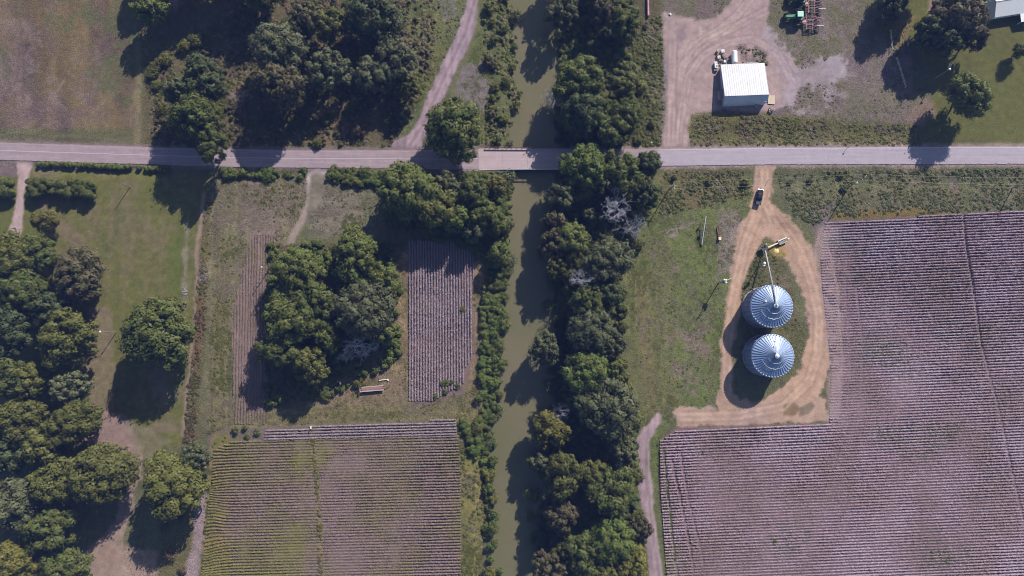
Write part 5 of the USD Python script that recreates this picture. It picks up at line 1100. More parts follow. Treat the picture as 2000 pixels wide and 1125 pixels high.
# ------------------------------------------------------------------ the trees, one by one (photo x, y, crown radius in photo pixels)
TREES = [
# western wood
(24, 500, 54, 'L', 'olive', 'olive-green spreading tree at the left edge below the curved hedge'),
(82, 500, 34, 'M', 'green', 'medium green tree between the small yellow tree and the browning tree'),
(148, 535, 56, 'L', 'brown', 'tree with browning reddish crown at the lawn edge of the western wood'),
(48, 572, 50, 'L', 'green', 'green tree directly left of the browning tree'),
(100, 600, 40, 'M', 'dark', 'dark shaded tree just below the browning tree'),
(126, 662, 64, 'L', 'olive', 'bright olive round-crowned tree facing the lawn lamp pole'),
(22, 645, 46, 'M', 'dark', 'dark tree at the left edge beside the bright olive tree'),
(14, 735, 42, 'M', 'green', 'green tree touching the left edge below the dark one'),
(62, 742, 36, 'M', 'olive', 'small-crowned olive tree under the bright olive tree'),
(136, 752, 40, 'W', 'grey', 'thin greyish half-bare tree at the lawn edge'),
(40, 812, 52, 'L', 'olive', 'wide olive tree at the left edge, upper of two'),
(140, 822, 54, 'L', 'olive', 'olive tree whose crown reaches the bare ground of the lawn'),
(88, 868, 46, 'M', 'olive', 'olive tree in the middle of the western wood, below the widest one'),
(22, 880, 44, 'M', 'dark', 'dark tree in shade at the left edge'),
(192, 930, 66, 'L', 'olive', 'large yellowish olive tree left of the bare dirt path'),
(98, 948, 52, 'L', 'olive', 'dull olive tree left of the large yellowish one'),
(22, 985, 54, 'L', 'grey', 'pale blue-green tree at the left edge'),
(98, 1030, 50, 'M', 'green', 'green tree above the shaded gap near the bottom left'),
(36, 1092, 48, 'L', 'yellow', 'yellow-green tree in the bottom left corner'),
(132, 1112, 44, 'M', 'green', 'green tree cut by the bottom edge beside the bare ground'),
(336, 945, 70, 'L', 'olive', 'large olive-green tree right of the bare dirt path'),
(383, 888, 30, 'W', 'grey', 'small pale green tree at the corner of the southwest field'),
(300, 634, 76, 'L', 'green', 'large lone tree on the west lawn casting a big shadow'),
(86, 430, 25, 'S', 'yellow', 'small lone yellowish tree on the west lawn'),
# along the county road, north side
(392, 232, 54, 'L', 'green', 'grey-green tree leaning over the road at left'),
(414, 282, 33, 'M', 'green', 'lower tree overhanging the road edge left of the woodland floor'),
(400, 160, 42, 'M', 'dark', 'dark tree above the one leaning over the road'),
(346, 182, 36, 'W', 'grey', 'pale feathery tree at the corner of the mown field'),
(296, 16, 40, 'M', 'green', 'green tree poking into the top edge beside the mown field'),
(545, 92, 66, 'L', 'grey', 'big grey-green tree in the middle of the northern wood'),
(545, 168, 50, 'M', 'brown', 'tree with rusty tips below the big grey-green one of the northern wood'),
(596, 34, 46, 'W', 'brown', 'yellow-brown scrubby tree near the top edge'),
(642, 140, 50, 'W', 'grey', 'pale olive feathery tree right of the big grey-green one'),
(640, 44, 42, 'W', 'olive', 'olive feathery tree near the top edge left of the dark one'),
(724, 36, 66, 'L', 'dark', 'large dark green tree at the top edge of the northern wood'),
(728, 150, 38, 'M', 'grey', 'grey-green tree below the dark one with a yellow patch'),
(772, 122, 48, 'W', 'grey', 'thin pale tree with bare stems beside the grass strip'),
(795, 170, 28, 'W', 'olive', 'scrubby tree at the edge of the dirt track verge'),
(892, 254, 67, 'L', 'green', 'large tree overhanging the road at the mouth of the dirt track'),
# south of the road, west bank
(800, 372, 68, 'L', 'green', 'large green tree just south of the road above the tree clump'),
(858, 400, 48, 'M', 'olive', 'olive half of the crown beside the large roadside tree'),
(892, 425, 30, 'S', 'bright', 'bright green small tree on the west bank below the olive crown'),
(878, 362, 34, 'W', 'grey', 'greyish shrubby tree between roadside tree and bridge approach'),
(928, 376, 34, 'M', 'green', 'green tree on the west bank just below the guard rail'),
(968, 362, 26, 'S', 'yellow', 'yellow-green small tree at the water beside the bridge'),
(945, 418, 34, 'M', 'green', 'green tree on the west bank, second below the guard rail'),
(925, 452, 26, 'S', 'grey', 'grey-green small tree where the small cotton patch begins'),
(972, 440, 24, 'S', 'green', 'small green tree overhanging the water below the bridge'),
(975, 492, 26, 'S', 'green', 'small green tree where the river widens'),
# clump around the old house site
(692, 486, 50, 'L', 'green', 'top tree of the central clump, dull green'),
(584, 524, 52, 'L', 'green', 'wide green tree at the upper left of the central clump'),
(682, 540, 32, 'S', 'bright', 'bright green small tree in the middle of the central clump'),
(748, 545, 32, 'M', 'green', 'green tree at the upper right of the central clump'),
(618, 584, 44, 'M', 'green', 'green tree in the heart of the central clump'),
(562, 618, 60, 'L', 'green', 'large green tree on the left side of the central clump'),
(712, 598, 64, 'L', 'grey', 'large blue-grey-green tree on the right side of the central clump'),
(640, 655, 34, 'M', 'green', 'green tree left of the bare grey tree in the clump'),
(548, 678, 44, 'M', 'green', 'green tree at the lower left of the central clump'),
(755, 652, 25, 'S', 'green', 'small green tree at the lower right of the central clump'),
(612, 715, 42, 'W', 'olive', 'yellowish feathery tree at the bottom of the central clump'),
(690, 640, 26, 'S', 'dark', 'small dark tree above the bare grey tree'),
# east bank north of the road
(1128, 156, 58, 'L', 'green', 'large green tree on the east bank upstream of the bridge'),
(1140, 222, 50, 'L', 'dark', 'dark tree between the upstream tree and the road'),
(1096, 20, 38, 'W', 'grey', 'thin leggy tree over the water at the top edge'),
(1175, 22, 36, 'W', 'brown', 'brownish feathery tree at the top edge beside the pipe'),
(1220, 42, 38, 'M', 'green', 'green tree next to the long pink pipe'),
(1230, 170, 38, 'W', 'olive', 'olive feathery tree bordering the farm yard'),
(1226, 230, 42, 'L', 'green', 'green tree between the yard drive and the road'),
(1196, 255, 38, 'M', 'green', 'green tree shading the bridge end on the north side'),
# east bank south of the road
(1152, 330, 52, 'L', 'bright', 'bright green tree overhanging the bridge on the south side'),
(1212, 338, 46, 'M', 'green', 'green tree second from the bridge on the south side'),
(1265, 322, 30, 'M', 'dark', 'narrow tall dark tree overhanging the road east of the bridge'),
(1258, 385, 34, 'W', 'dark', 'dark shrubby tree next to the utility pole'),
(1100, 380, 32, 'M', 'grey', 'grey-green tree on the water downstream of the bridge'),
(1140, 372, 22, 'S', 'yellow', 'yellowish small tree under the bright bridge tree'),
(1222, 378, 24, 'S', 'olive', 'small olive tree above the bare grey trees'),
(1152, 418, 17, 'S', 'grey', 'small grey-green tree left of the bare grey trees'),
(1086, 432, 27, 'S', 'brown', 'olive-brown small tree leaning over the water'),
(1078, 478, 36, 'W', 'brown', 'brownish feathery tree leaning over the water'),
(1122, 470, 38, 'M', 'green', 'dark-green tree right of the brownish leaning one'),
(1186, 506, 54, 'L', 'grey', 'large grey-green tree bordering the pasture, below the bare trees'),
(1095, 528, 30, 'W', 'olive', 'pale feathery tree with a crooked top over the water'),
(1150, 586, 40, 'M', 'green', 'green tree with an olive patch in the middle of the east bank'),
(1190, 570, 32, 'M', 'dark', 'dark-green tree bordering the pasture stripes'),
(1152, 634, 54, 'L', 'grey', 'big grey-green tree in the middle of the east bank'),
(1072, 682, 38, 'W', 'grey', 'pale willow-like tree leaning far over the water'),
(1146, 730, 52, 'L', 'bright', 'bright green tree level with the lower silo'),
(1195, 668, 30, 'W', 'grey', 'grey-green scrub tree at the pasture edge'),
(1198, 720, 28, 'W', 'green', 'green scrub tree at the pasture edge level with the lower silo'),
(1182, 798, 66, 'L', 'grey', 'large dull blue-green tree above the start of the dirt track'),
(1080, 842, 42, 'M', 'yellow', 'yellow-green tree leaning over the water below the bright one'),
(1130, 785, 30, 'M', 'dark', 'dark tree in shade left of the dull blue-green one'),
(1050, 905, 26, 'W', 'grey', 'small pale leaning tree low over the water'),
(1104, 922, 42, 'M', 'olive', 'olive tree with layered crown on the lower east bank'),
(1152, 925, 32, 'M', 'olive', 'olive-green tree right of the layered one'),
(1194, 962, 46, 'M', 'green', 'green tree next to the dirt track on the lower east bank'),
(1216, 884, 34, 'W', 'grey', 'greyish scrub tree next to the dirt track'),
(1098, 1006, 36, 'W', 'brown', 'pale brownish thin tree on the lower east bank'),
(1188, 1048, 52, 'L', 'bright', 'bright yellow-green tree on the lower east bank'),
(1140, 1085, 44, 'M', 'green', 'green tree left of the bright one near the bottom edge'),
(1072, 1108, 36, 'W', 'brown', 'thin brownish tree over the water at the bottom edge'),
(1252, 1034, 26, 'W', 'brown', 'brownish shrubby tree leaning onto the dirt track'),
(1236, 1105, 38, 'M', 'yellow', 'yellowish tree beside the dirt track at the bottom edge'),
(1180, 1128, 36, 'M', 'olive', 'olive tree cut by the bottom edge of the lower east bank'),
# north-east house lawn
(1872, 36, 58, 'L', 'brown', 'large olive-brown tree in front of the white-roofed house'),
(1848, 72, 36, 'M', 'dark', 'dark tree at the lower side of the olive-brown one'),
(1820, 62, 34, 'M', 'dark', 'dark tree at the left side of the olive-brown one'),
(1908, 72, 30, 'W', 'brown', 'thin brownish tree close to the house wall'),
(1898, 184, 48, 'L', 'green', 'lone dark green tree on the house lawn shading the road'),
(1746, 14, 28, 'M', 'dark', 'dark tree at the top edge beside the ladder frame'),
(1739, 44, 15, 'S', 'yellow', 'yellowish bush-like tree above the short fence'),
(1996, 98, 16, 'S', 'green', 'small tree cut by the right edge near the house'),
# beyond the top edge: known by their shadows
(290, -92, 56, 'L', 'dark', 'tall tree past the top edge shading the mown field corner'),
(372, -72, 60, 'L', 'dark', 'tall tree past the top edge shading the upper left wood'),
(452, -60, 60, 'L', 'dark', 'tall tree past the top edge shading the middle of the northern wood'),
(510, -30, 52, 'L', 'green', 'tall tree past the top edge above the big grey-green wood tree'),
(1108, -70, 40, 'M', 'grey', 'tree past the top edge shading the upstream water'),
(1190, -60, 46, 'L', 'green', 'tall tree past the top edge above the long pipe'),
(1800, -60, 52, 'L', 'dark', 'tall tree past the top edge above the ladder frame'),
]
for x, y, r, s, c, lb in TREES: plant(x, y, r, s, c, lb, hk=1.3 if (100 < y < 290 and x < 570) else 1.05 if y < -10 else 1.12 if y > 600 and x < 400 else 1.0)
for x, y, r, c, lb, hk in ((1086, 180, 32, 'pale', 'bare bleached tree leaning over the water upstream of the bridge', 1.0), (1196, 408, 44, 'pale', 'larger bare grey tree in the wood south of the bridge', 1.5), (1234, 444, 34, 'pale', 'smaller bare grey tree at the pasture side of the larger one', 1.4),
                           (690, 676, 44, 'pale', 'bare grey tree at the bottom of the central clump', 1.0), (1140, 547, 28, 'pale', 'bare white-limbed dead tree on the east bank', 1.9), (1102, 804, 26, 'pale', 'small bare grey tree above the yellow-green bank tree', 1.2),
                           (462, 186, 36, 'brown', 'brown fallen tree lying at the edge of the clearing', .4), (1078, 1112, 22, 'pale', 'bare white twiggy tree at the bottom edge', 1.2), (560, 60, 22, 'pale', 'thin bare stem tree in the northern wood', 1.2), (1215, 905, 22, 'pale', 'bare twiggy tree beside the dirt track', 1.0), (776, 95, 24, 'pale', 'bare white stems beside the grass strip', 1.3)):
    plant(x, y, r, 'D', c, lb, hk=hk)
# two clipped hedges by the lawn drive
def hedge(label, pts, w, h, n, seed):
    rg = np.random.default_rng(seed); t = thing('hedge', label, 'hedge')
    xy = np.array([at(x, y, h * .6)[:2] for x, y in pts]); L = len(xy); lot = []; stems = []
    for k in range(n):
        s = rg.uniform(0, 1); c = np.array([np.interp(s, np.linspace(0, 1, L), xy[:, j]) for j in (0, 1)]) + rg.uniform(-.5, .5, 2) * [.6, w * .62]
        r = rg.uniform(.9, 1.6) * min(1, w / 4 + .15); z = rg.uniform(.45, .86) * h; m = 230
        d = rg.normal(size=(m, 3)); d[:, 2] += .4; d /= np.linalg.norm(d, axis=1, keepdims=True)
        lot.append(leaves(np.array([*c, z]) + d * r * rg.uniform(.7, 1.05, m)[:, None] * [1, 1, .8], d + [0, 0, .2], .28, rg))
        if k % 6 == 0: stems.append(tube([[c[0], c[1], -.2], [c[0], c[1], z]], [.1, .05], 5))
    leaf_mesh(numbered(str(t.GetPath()) + '/foliage'), *stack(lot), LEAF['green']); obj('stem', stems, bark, t)
hedge('long dark hedge on the lawn right of the house drive', [(58, 368), (90, 366), (130, 367), (165, 369), (182, 372)], 7.5, 4.0, 95, 1)
hedge('dark hedge left of the house drive at the left edge', [(-40, 366), (0, 366), (26, 370)], 8, 4.2, 50, 2)

hedge('low overgrown hedge line in the ditch along the left-hand road', [(72, 321), (150, 322), (230, 326), (330, 331)], 1.5, .8, 110, 3)
# ------------------------------------------------------------------ shrubs, told apart by where they grow
def shrubs(pts, label, group, cols, seed, r=(9, 16), jit=4):
    rg = np.random.default_rng(seed)
    for x, y in pts:
        px, py, rr = x + rg.normal(0, jit), y + rg.normal(0, jit), rg.uniform(*r)
        c = at(px, py)
        if zone_of(c[0], c[1])[2] > -6 and not 935 < px < 1135: continue
        plant(px, py, rr, 'B', cols[int(rg.integers(len(cols)))], label, group, hk=float(rg.uniform(.8, 1.3)))
def along(a, b, n): return [(a[0] + (b[0] - a[0]) * k / max(n - 1, 1), a[1] + (b[1] - a[1]) * k / max(n - 1, 1)) for k in range(n)]
shrubs(along((970, 520), (962, 820), 17) + along((984, 520), (977, 800), 10), 'leafy green shrub on the west bank along the small cotton patch', 'west bank shrubs by the small cotton patch', ['green', 'bright', 'bright', 'green'], 1, (7, 15))
shrubs(along((930, 840), (952, 930), 4) + along((950, 840), (962, 1120), 11) + along((962, 850), (970, 1120), 6), 'green or yellowish shrub on the west bank along the southwest field', 'west bank shrubs by the southwest field', ['bright', 'yellow', 'grey', 'bright'], 2, (6, 13))
shrubs(along((905, 350), (995, 350), 4) + along((915, 400), (990, 520), 8) + along((895, 455), (960, 500), 4) + along((990, 350), (992, 500), 4), 'tangled green shrub on the west bank just south of the bridge', 'west bank shrubs by the bridge', ['green', 'green', 'bright', 'grey'], 3, (11, 19), 7)
shrubs(along((960, 20), (975, 270), 10) + along((990, 0), (1004, 270), 10), 'olive or green shrub on the west bank upstream of the bridge', 'west bank shrubs upstream', ['olive', 'green', 'brown', 'yellow', 'olive'], 4, (6, 12), 8)
shrubs(along((1095, 40), (1110, 130), 3) + along((1180, 80), (1200, 230), 3) + along((1262, 60), (1268, 260), 4) + along((1095, 250), (1240, 268), 4), 'undergrowth shrub in the east bank wood north of the road', 'east bank shrubs north of the road', ['olive', 'green', 'olive', 'dark'], 5, (6, 12), 8)
shrubs(along((1090, 360), (1080, 480), 4) + along((1090, 520), (1085, 700), 6) + along((1080, 720), (1040, 1110), 9), 'undergrowth shrub at the water side of the east bank wood', 'water-side shrubs of the east bank', ['green', 'green', 'dark', 'grey', 'olive'], 6, (9, 18), 9)
shrubs(along((1205, 560), (1222, 820), 8) + along((1225, 830), (1240, 1010), 6) + along((1245, 380), (1240, 480), 4), 'undergrowth shrub at the pasture side of the east bank wood', 'pasture-side shrubs of the east bank', ['green', 'olive', 'grey', 'olive'], 23, (9, 16), 7)
shrubs(along((440, 340), (605, 338), 8), 'green shrub on the road verge left of the gravel field entrance', 'verge shrubs left of the field entrance', ['green', 'bright', 'green'], 8, (6, 11), 4)
shrubs(along((650, 340), (760, 348), 10) + along((660, 352), (740, 358), 4), 'bright green shrub on the road verge right of the gravel field entrance', 'verge shrubs right of the field entrance', ['bright', 'green', 'bright'], 9, (7, 12), 4)
shrubs([(525, 345)], 'rounded bright shrub with a long shadow on the verge above the tan plot', None, ['bright'], 10, (12, 13), 1)
shrubs([(448, 338)], 'bright shrub on the verge beside the shaded road, right of the dark tree shadow', None, ['bright'], 24, (11, 12), 1)
shrubs(along((300, 130), (385, 75), 5) + along((310, 150), (330, 240), 4), 'yellow-green scrub bush at the edge of the mown field', 'scrub bushes by the mown field', ['olive', 'yellow', 'olive'], 11, (9, 16), 9)
shrubs(along((620, 270), (700, 190), 4) + along((700, 250), (770, 240), 2) + [(525, 40)], 'olive-brown bush on the northern woodland floor', 'woodland floor bushes', ['olive', 'brown', 'rust', 'dark'], 12, (9, 16), 9)
shrubs([(702, 748)], 'small bright yellow-green bush beside the flatbed wagon', None, ['yellow'], 13, (10, 11), 0)
shrubs([(613, 200)], 'tiny yellow bush in the dim clearing near the road', None, ['yellow'], 14, (5, 6), 0)
shrubs([(904, 604)], 'tiny yellow-green bush inside the small cotton patch', None, ['yellow'], 15, (5, 6), 0)
shrubs([(1648, 368)], 'very dark bush at the foot of the transformer pole', None, ['dark'], 16, (7, 8), 0)
shrubs(along((862, 748), (892, 756), 4) + [(868, 765), (852, 772)], 'green weed bush at the ragged lower corner of the small cotton patch', 'weed bushes at the small cotton patch', ['green', 'bright'], 17, (4, 7), 3)
shrubs(along((1320, 352), (1440, 362), 3), 'weedy bush on the verge between the east wood and the dirt drive', 'verge bushes by the dirt drive', ['green', 'yellow', 'olive', 'rust'], 18, (5, 9), 5)
shrubs(along((1545, 350), (1640, 348), 3), 'low bush on the verge right of the dirt drive', 'verge bushes right of the dirt drive', ['green', 'grey', 'grey', 'olive'], 19, (4, 8), 6)
shrubs(along((545, 760), (640, 770), 4) + [(700, 700), (720, 690), (640, 735)], 'brushy bush in the shade under the central clump', 'brush under the central clump', ['dark', 'brown', 'rust'], 20, (7, 12), 6)
shrubs(along((460, 835), (500, 842), 3) + [(478, 850)], 'green bush at the top left corner of the southwest field', 'bushes at the southwest field corner', ['green', 'bright'], 21, (5, 8), 3)
shrubs(along((330, 1040), (360, 1110), 3) + along((345, 1010), (385, 930), 3), 'olive brush between the large olive tree and the pale strip', 'brush by the pale strip', ['olive', 'rust', 'green'], 22, (8, 14), 6)

# ------------------------------------------------------------------ weeds and grass nobody could count
def clump(seed, kind):
    rg = np.random.default_rng(seed)
    if kind == 'tuft':
        m = 16; a = rg.uniform(0, 6.28, m); b = np.stack([np.cos(a), np.sin(a), np.zeros(m)], 1) * rg.uniform(0, .22, m)[:, None]
        tip = b * 2.6 + np.stack([np.cos(a) * .3, np.sin(a) * .3, rg.uniform(.10, .28, m)], 1); s = np.stack([-np.sin(a), np.cos(a), np.zeros(m)], 1) * .08
        tv = np.stack([b - s, b + s, tip], 1); fn = np.cross(tv[:, 1] - tv[:, 0], tv[:, 2] - tv[:, 0]); tf = np.arange(3 * m).reshape(-1, 3); tf[fn[:, 2] < 0] = tf[fn[:, 2] < 0][:, ::-1]
        fn = np.where(fn[:, 2:] < 0, -fn, fn); fn = fn / np.linalg.norm(fn, axis=1, keepdims=True) * .6 + [0, 0, .7]; nb = np.repeat(fn, 3, 0)
        return tv.reshape(-1, 3), tf, nb / np.linalg.norm(nb, axis=1, keepdims=True)
    if kind == 'thicket':
        lot = []
        for _ in range(5):
            c = np.array([*rg.normal(0, .75, 2), rg.uniform(.5, 1.3)]); r = rg.uniform(.6, 1.0); d = rg.normal(size=(55, 3)); d[:, 2] += .5; d /= np.linalg.norm(d, axis=1, keepdims=True)
            lot.append(leaves(c + d * r * rg.uniform(.8, 1.05, 55)[:, None], d + [0, 0, .3], .24, rg))
        return stack(lot)
    R, H, m, sz = (.75, .34, 42, .18) if kind == 'weed' else (.95, 1.1, 90, .2)
    d = rg.normal(size=(m, 3)); d[:, 2] = np.abs(d[:, 2]); d /= np.linalg.norm(d, axis=1, keepdims=True)
    return leaves(d * rg.uniform(.3, 1, m)[:, None] * [R, R, H] + [0, 0, .05], d + [0, 0, 1.0], sz, rg)
CL = {k: [clump(s + 10 * j, k) for s in (1, 2)] for j, k in enumerate(('tuft', 'weed', 'bush', 'thicket'))}
def stuff(name, label, cat, areas, kinds, seed, ok=None):
    """areas: (outline, plants per square metre, ...); kinds: (shape, colour, share, smallest, largest)."""
    rg = np.random.default_rng(seed); pos = []
    for poly, dens in areas:
        pg = Polygon(poly).buffer(0); x0, y0, x1, y1 = pg.bounds; n = int((x1 - x0) * (y1 - y0) * PXM ** 2 * dens)
        q = rg.uniform((x0, y0), (x1, y1), (n, 2)); q = q[shapely.contains_xy(pg, q[:, 0], q[:, 1])]
        pos.append(at(q[:, 0], q[:, 1]))
    p = np.vstack(pos); z, r_, ir = zone_of(p[:, 0], p[:, 1])
    good = (r_ < -3) & ((ir < -4) | (np.abs(p[:, 0]) < 0)) & ~np.isin(z, [ZN.index('dirt_track'), ZN.index('farm_yard')])
    cl = meshkit.fbm(np.column_stack([p[:, :2] / 7.0, np.zeros(len(p))]), 3, seed); good &= rg.uniform(0, 1, len(p)) < np.clip((cl - .28) * 3.0, .12, 1)
    p = p[good]; p[:, 2] = ground_z(p[:, 0], p[:, 1]) - .03; n = len(p)
    pi = UsdGeom.PointInstancer.Define(stage, numbered('/World/' + name)); tag(pi, label, cat, kind='stuff')
    share = np.array([k[2] for k in kinds], float); share /= share.sum()
    field_ = np.clip(meshkit.fbm(np.column_stack([p[:, :2] / 11.0, np.full(n, 3.0)]), 3, seed + 1) * 1.6 - .3 + rg.normal(0, .16, n), 0, .9999)
    which = np.searchsorted(np.cumsum(share), field_).clip(0, len(kinds) - 1)
    targets, idx = [], np.zeros(n, int); sc = np.zeros(n)
    for k, (shape, col, _, s0, s1) in enumerate(kinds):
        for v in (0, 1):
            m = leaf_mesh(numbered(str(pi.GetPath()) + '/' + {'tuft': 'grass_tuft', 'weed': 'weed_clump', 'bush': 'brush_clump', 'thicket': 'thicket'}[shape]), *CL[shape][v], LEAF[col]); targets.append(m.GetPath())
        sel = which == k; idx[sel] = 2 * k + rg.integers(0, 2, sel.sum()); sc[sel] = rg.uniform(s0, s1, sel.sum())
    pi.CreatePrototypesRel().SetTargets(targets); pi.CreateProtoIndicesAttr(Vt.IntArray.FromNumpy(idx.astype(np.int32)))
    pi.CreatePositionsAttr(Vt.Vec3fArray.FromNumpy(p.astype(np.float32)))
    a = rg.uniform(0, 6.28, n); quat = np.column_stack([np.cos(a / 2), np.zeros(n), np.zeros(n), np.sin(a / 2)])
    pi.CreateOrientationsAttr(Vt.QuathArray([Gf.Quath(float(q[0]), 0, 0, float(q[3])) for q in quat]))
    pi.CreateScalesAttr(Vt.Vec3fArray.FromNumpy(np.column_stack([sc, sc, sc * rg.uniform(.8, 1.25, n)]).astype(np.float32)))
    return n
tot = 0
tot += stuff('woodland_undergrowth', 'olive and brown undergrowth of the northern woodland floor', 'undergrowth', [([(282, 120), (400, 60), (480, 0), (860, 0), (840, 150), (800, 240), (770, 284), (300, 284)], 1.6)],
             [('thicket', 'olive', .25, .3, .7), ('weed', 'rust', 1, .7, 1.4), ('weed', 'straw', .9, .6, 1.3), ('thicket', 'brown', .25, .3, .7), ('weed', 'olive', 1, .8, 1.4), ('weed', 'yellow', .4, .6, 1.1)], 101)
tot += stuff('east_bank_undergrowth', 'undergrowth beneath the trees of the east bank', 'undergrowth', [([(1060, 0), (1235, 0), (1230, 285), (1070, 285)], 1.4), ([(1065, 335), (1280, 335), (1225, 480), (1215, 700), (1245, 850), (1262, 1125), (1020, 1125), (1060, 700)], 1.3)],
             [('thicket', 'green', 1, .6, 1.4), ('thicket', 'olive', 1, .6, 1.3), ('weed', 'straw', .5, .6, 1.3), ('thicket', 'dark', .8, .5, 1.3)], 102)
tot += stuff('upstream_bank_scrub', 'low yellow-olive scrub between the dirt track and the river', 'undergrowth', [([(945, 0), (1018, 0), (1014, 285), (950, 285)], 2.4)],
             [('weed', 'olive', 1, .8, 1.5), ('bush', 'olive', .4, .4, .9), ('weed', 'yellow', .7, .7, 1.3), ('thicket', 'green', .25, .3, .7), ('weed', 'straw', .5, .7, 1.2), ('weed', 'green', .6, .7, 1.3)], 115)
tot += stuff('west_bank_undergrowth', 'rank green growth along the west bank of the river', 'undergrowth', [([(740, 345), (1000, 340), (995, 500), (985, 820), (935, 820), (945, 500), (860, 470), (760, 440)], 1.8), ([(900, 820), (985, 820), (970, 1125), (945, 1125), (950, 950)], 2.2), ([(520, 480), (785, 470), (780, 700), (640, 780), (520, 790)], .7), ([(430, 332), (606, 330), (604, 346), (430, 346)], 1.3), ([(645, 332), (770, 334), (760, 364), (650, 356)], 2.4)],
             [('thicket', 'green', 1, .5, 1.2), ('thicket', 'olive', .5, .4, 1.0), ('thicket', 'bright', 1.2, .5, 1.2), ('weed', 'olive', .4, .6, 1.3)], 103)
tot += stuff('wood_edge_scrub', 'low olive scrub and grass between the upstream wood and the farm yard', 'undergrowth', [([(1225, 60), (1292, 30), (1296, 230), (1288, 285), (1235, 285), (1240, 180)], 2.4)],
             [('weed', 'olive', 1, .7, 1.4), ('weed', 'yellow', .5, .6, 1.1), ('bush', 'olive', .3, .4, .8), ('weed', 'green', .8, .7, 1.3), ('weed', 'straw', .5, .6, 1.2), ('tuft', 'straw', .6, .8, 1.6)], 117)
tot += stuff('verge_weeds', 'tall mixed weeds on the verge south of the right-hand road', 'weeds', [([(1515, 334), (2060, 328), (2060, 404), (1620, 425), (1590, 440), (1550, 420)], 2.6), ([(1288, 335), (1462, 334), (1468, 380), (1400, 400), (1290, 420)], 2.8)],
             [('weed', 'grey', 1, .5, 1.1), ('weed', 'green', 1, .5, 1.1), ('tuft', 'straw', 1, .7, 1.5), ('weed', 'olive', 1, .5, 1.2), ('bush', 'green', .35, .35, .75), ('weed', 'yellow', .4, .5, 1.0), ('weed', 'mauve', .5, .4, .9)], 104)
tot += stuff('yard_weeds', 'yellow-olive weeds along the ditch below the tool shed', 'weeds', [([(1346, 250), (1372, 226), (1500, 226), (1640, 240), (1790, 244), (1800, 284), (1352, 284)], 2.4), ([(1440, 90), (1472, 86), (1500, 110), (1498, 126), (1448, 126)], 1.6)],
             [('weed', 'olive', 1, .5, 1.2), ('weed', 'yellow', .7, .5, 1.1), ('tuft', 'straw', 1, .7, 1.5), ('weed', 'rust', .8, .5, 1.1), ('weed', 'green', .6, .5, 1.0)], 105)
tot += stuff('yard_grass', 'thin dry tufts over the bare ground of the farm yard', 'grass', [([(1560, 60), (1780, 0), (1775, 235), (1600, 240), (1505, 225)], .8), ([(1505, 0), (1780, 0), (1740, 60), (1560, 90)], .8), ([(1350, 0), (1420, 0), (1400, 35), (1360, 40)], 1.0)],
             [('tuft', 'mauve', 1, .5, 1.2), ('tuft', 'straw', .8, .5, 1.1), ('tuft', 'olive', 1, .5, 1.2), ('weed', 'mauve', .4, .3, .7), ('weed', 'olive', .5, .3, .6)], 106)
tot += stuff('pasture_grass', 'uneven green pasture grass between the east wood and the silo loop', 'grass', [([(1225, 480), (1285, 400), (1460, 385), (1440, 480), (1415, 560), (1405, 800), (1320, 812), (1300, 835), (1240, 835)], 1.7)],
             [('tuft', 'green', 1, .6, 1.2), ('tuft', 'olive', 1, .6, 1.2), ('tuft', 'mauve', .6, .5, 1.1), ('tuft', 'straw', .6, .5, 1.2), ('weed', 'green', .5, .3, .6)], 107)
tot += stuff('rusty_weed_strip', 'strip of red-brown weeds between the west lawn and the rough plot', 'weeds', [([(400, 395), (420, 390), (408, 520), (396, 680), (380, 865), (358, 865), (374, 680), (388, 520)], 3.0)],
             [('weed', 'rust', 1, .5, 1.2), ('weed', 'brown', .8, .5, 1.1), ('weed', 'olive', .6, .5, 1.1), ('weed', 'mauve', .5, .4, 1.0)], 108)
tot += stuff('plot_weeds', 'rough green and tan weeds over the old plot west of the clump', 'weeds', [([(420, 350), (605, 340), (590, 430), (550, 480), (480, 480), (455, 600), (450, 830), (405, 850), (415, 560)], 2.0), ([(625, 352), (735, 356), (725, 460), (610, 470), (600, 440)], 1.6)],
             [('tuft', 'olive', 1, .7, 1.4), ('weed', 'green', .8, .3, .8), ('tuft', 'straw', 1, .7, 1.4), ('tuft', 'mauve', .7, .6, 1.3)], 109)
tot += stuff('clump_margin_grass', 'dry tan grass around the central clump and wagon', 'grass', [([(770, 520), (795, 500), (797, 785), (930, 760), (940, 815), (470, 834), (520, 800), (640, 790), (700, 700), (770, 640)], 1.6), ([(925, 480), (945, 510), (940, 790), (922, 790)], 1.8)],
             [('tuft', 'straw', 1, .6, 1.3), ('tuft', 'olive', .9, .6, 1.2), ('weed', 'olive', .4, .3, .7), ('tuft', 'mauve', .6, .6, 1.2)], 110)
tot += stuff('silo_weeds', 'olive weeds in the middle of the silo loop', 'weeds', [([(1480, 495), (1500, 492), (1528, 512), (1548, 560), (1554, 620), (1570, 650), (1564, 690), (1530, 732), (1480, 738), (1448, 700), (1442, 620), (1450, 560)], 1.8)],
             [('weed', 'olive', 1, .4, .9), ('tuft', 'green', 1, .6, 1.2), ('tuft', 'straw', .7, .6, 1.2), ('weed', 'rust', .4, .3, .8)], 111)
tot += stuff('track_weeds', 'green weeds along both sides of the lower dirt track', 'weeds', [([(1225, 840), (1254, 850), (1262, 1000), (1285, 1130), (1255, 1130), (1245, 950)], 2.0), ([(1282, 850), (1296, 858), (1308, 980), (1345, 1130), (1302, 1130), (1290, 1000)], 2.2)],
             [('weed', 'green', 1, .4, .9), ('tuft', 'green', 1, .7, 1.3), ('weed', 'olive', .7, .4, .9), ('tuft', 'straw', .5, .6, 1.2)], 112)
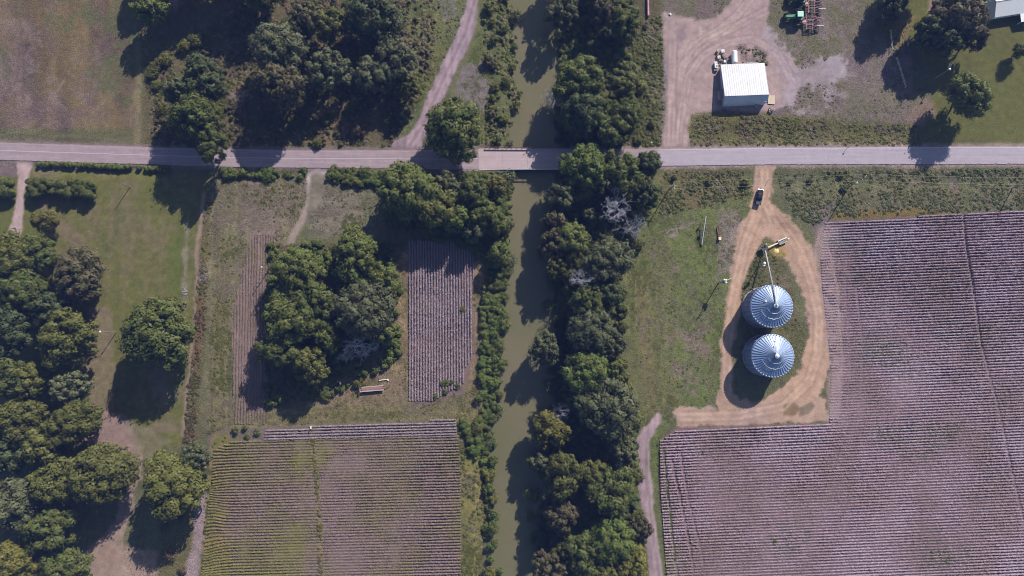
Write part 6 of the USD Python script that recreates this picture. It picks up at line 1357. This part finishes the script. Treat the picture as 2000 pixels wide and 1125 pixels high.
tot += stuff('track_verge_grass', 'green grass strip between the northern wood and the dirt track', 'grass', [([(800, 0), (915, 0), (890, 90), (830, 190), (790, 270), (800, 180), (850, 100)], 1.5), ([(935, 60), (950, 60), (945, 250), (900, 260), (890, 210)], 1.3)],
             [('tuft', 'green', 1, .6, 1.3), ('tuft', 'olive', 1, .6, 1.3), ('tuft', 'mauve', .6, .5, 1.1), ('weed', 'olive', .5, .3, .8)], 113)
tot += stuff('field_riser_weeds', 'yellow weeds along the straight line crossing the southwest field', 'weeds', [([(607, 836), (612, 836), (628, 1010), (631, 1130), (624, 1130), (620, 1010)], 4.5)],
             [('weed', 'yellow', 1.4, .8, 1.3), ('weed', 'straw', .7, .7, 1.1), ('weed', 'olive', .3, .6, 1.0)], 114)
spots = [[(gx + gr * math.cos(q), gy + gr * .55 * math.sin(q)) for q in np.arange(8) * math.pi / 4] for gx, gy, gr in ((1760, 690, 60), (1800, 850, 60), (1700, 470, 50), (1720, 535, 40), (1850, 640, 50), (1530, 1050, 30), (1840, 1090, 30), (1745, 845, 40), (1370, 880, 16), (1345, 1100, 18))]
tot += stuff('field_margin_weeds', 'yellow-green tall weedy grass along both ragged sides of the southwest field', 'weeds', [([(893, 822), (935, 832), (948, 960), (945, 1140), (898, 1140), (902, 950)], 3.0), ([(415, 850), (452, 848), (430, 960), (408, 1140), (392, 1140), (404, 960)], 1.6), ([(840, 860), (896, 856), (900, 1140), (850, 1140)], .5)],
             [('weed', 'yellow', 1, .4, 1.0), ('weed', 'olive', 1, .5, 1.1), ('tuft', 'straw', 1.2, .8, 1.6), ('weed', 'green', .7, .4, 1.0), ('tuft', 'olive', .8, .8, 1.6)], 118)
tot += stuff('cotton_weeds', 'green weed patches growing between the rows of the broad cotton field', 'weeds', [(q, .5) for q in spots],
             [('weed', 'green', 1, .5, 1.0), ('weed', 'olive', .7, .5, 1.0), ('weed', 'dark', .8, .5, .9)], 116)
print('plants scattered', tot)
# ------------------------------------------------------------------ the air between the drone and the ground
hz = trimesh.creation.box([420, 420, HCAM + 20 + 6.0]); hz.apply_translation([0, 10, (HCAM + 20 + 6.0) / 2 - 6.0])
air = usdkit.material(stage, '/World/Looks/thin_blue_air', {'v': ('principled_volume', {'color': (0.22, 0.35, 1.0), 'density': 0.00012, 'anisotropy': 0.0})}, volume='v.volume')
tag(obj('haze', hz, air), kind='stuff')
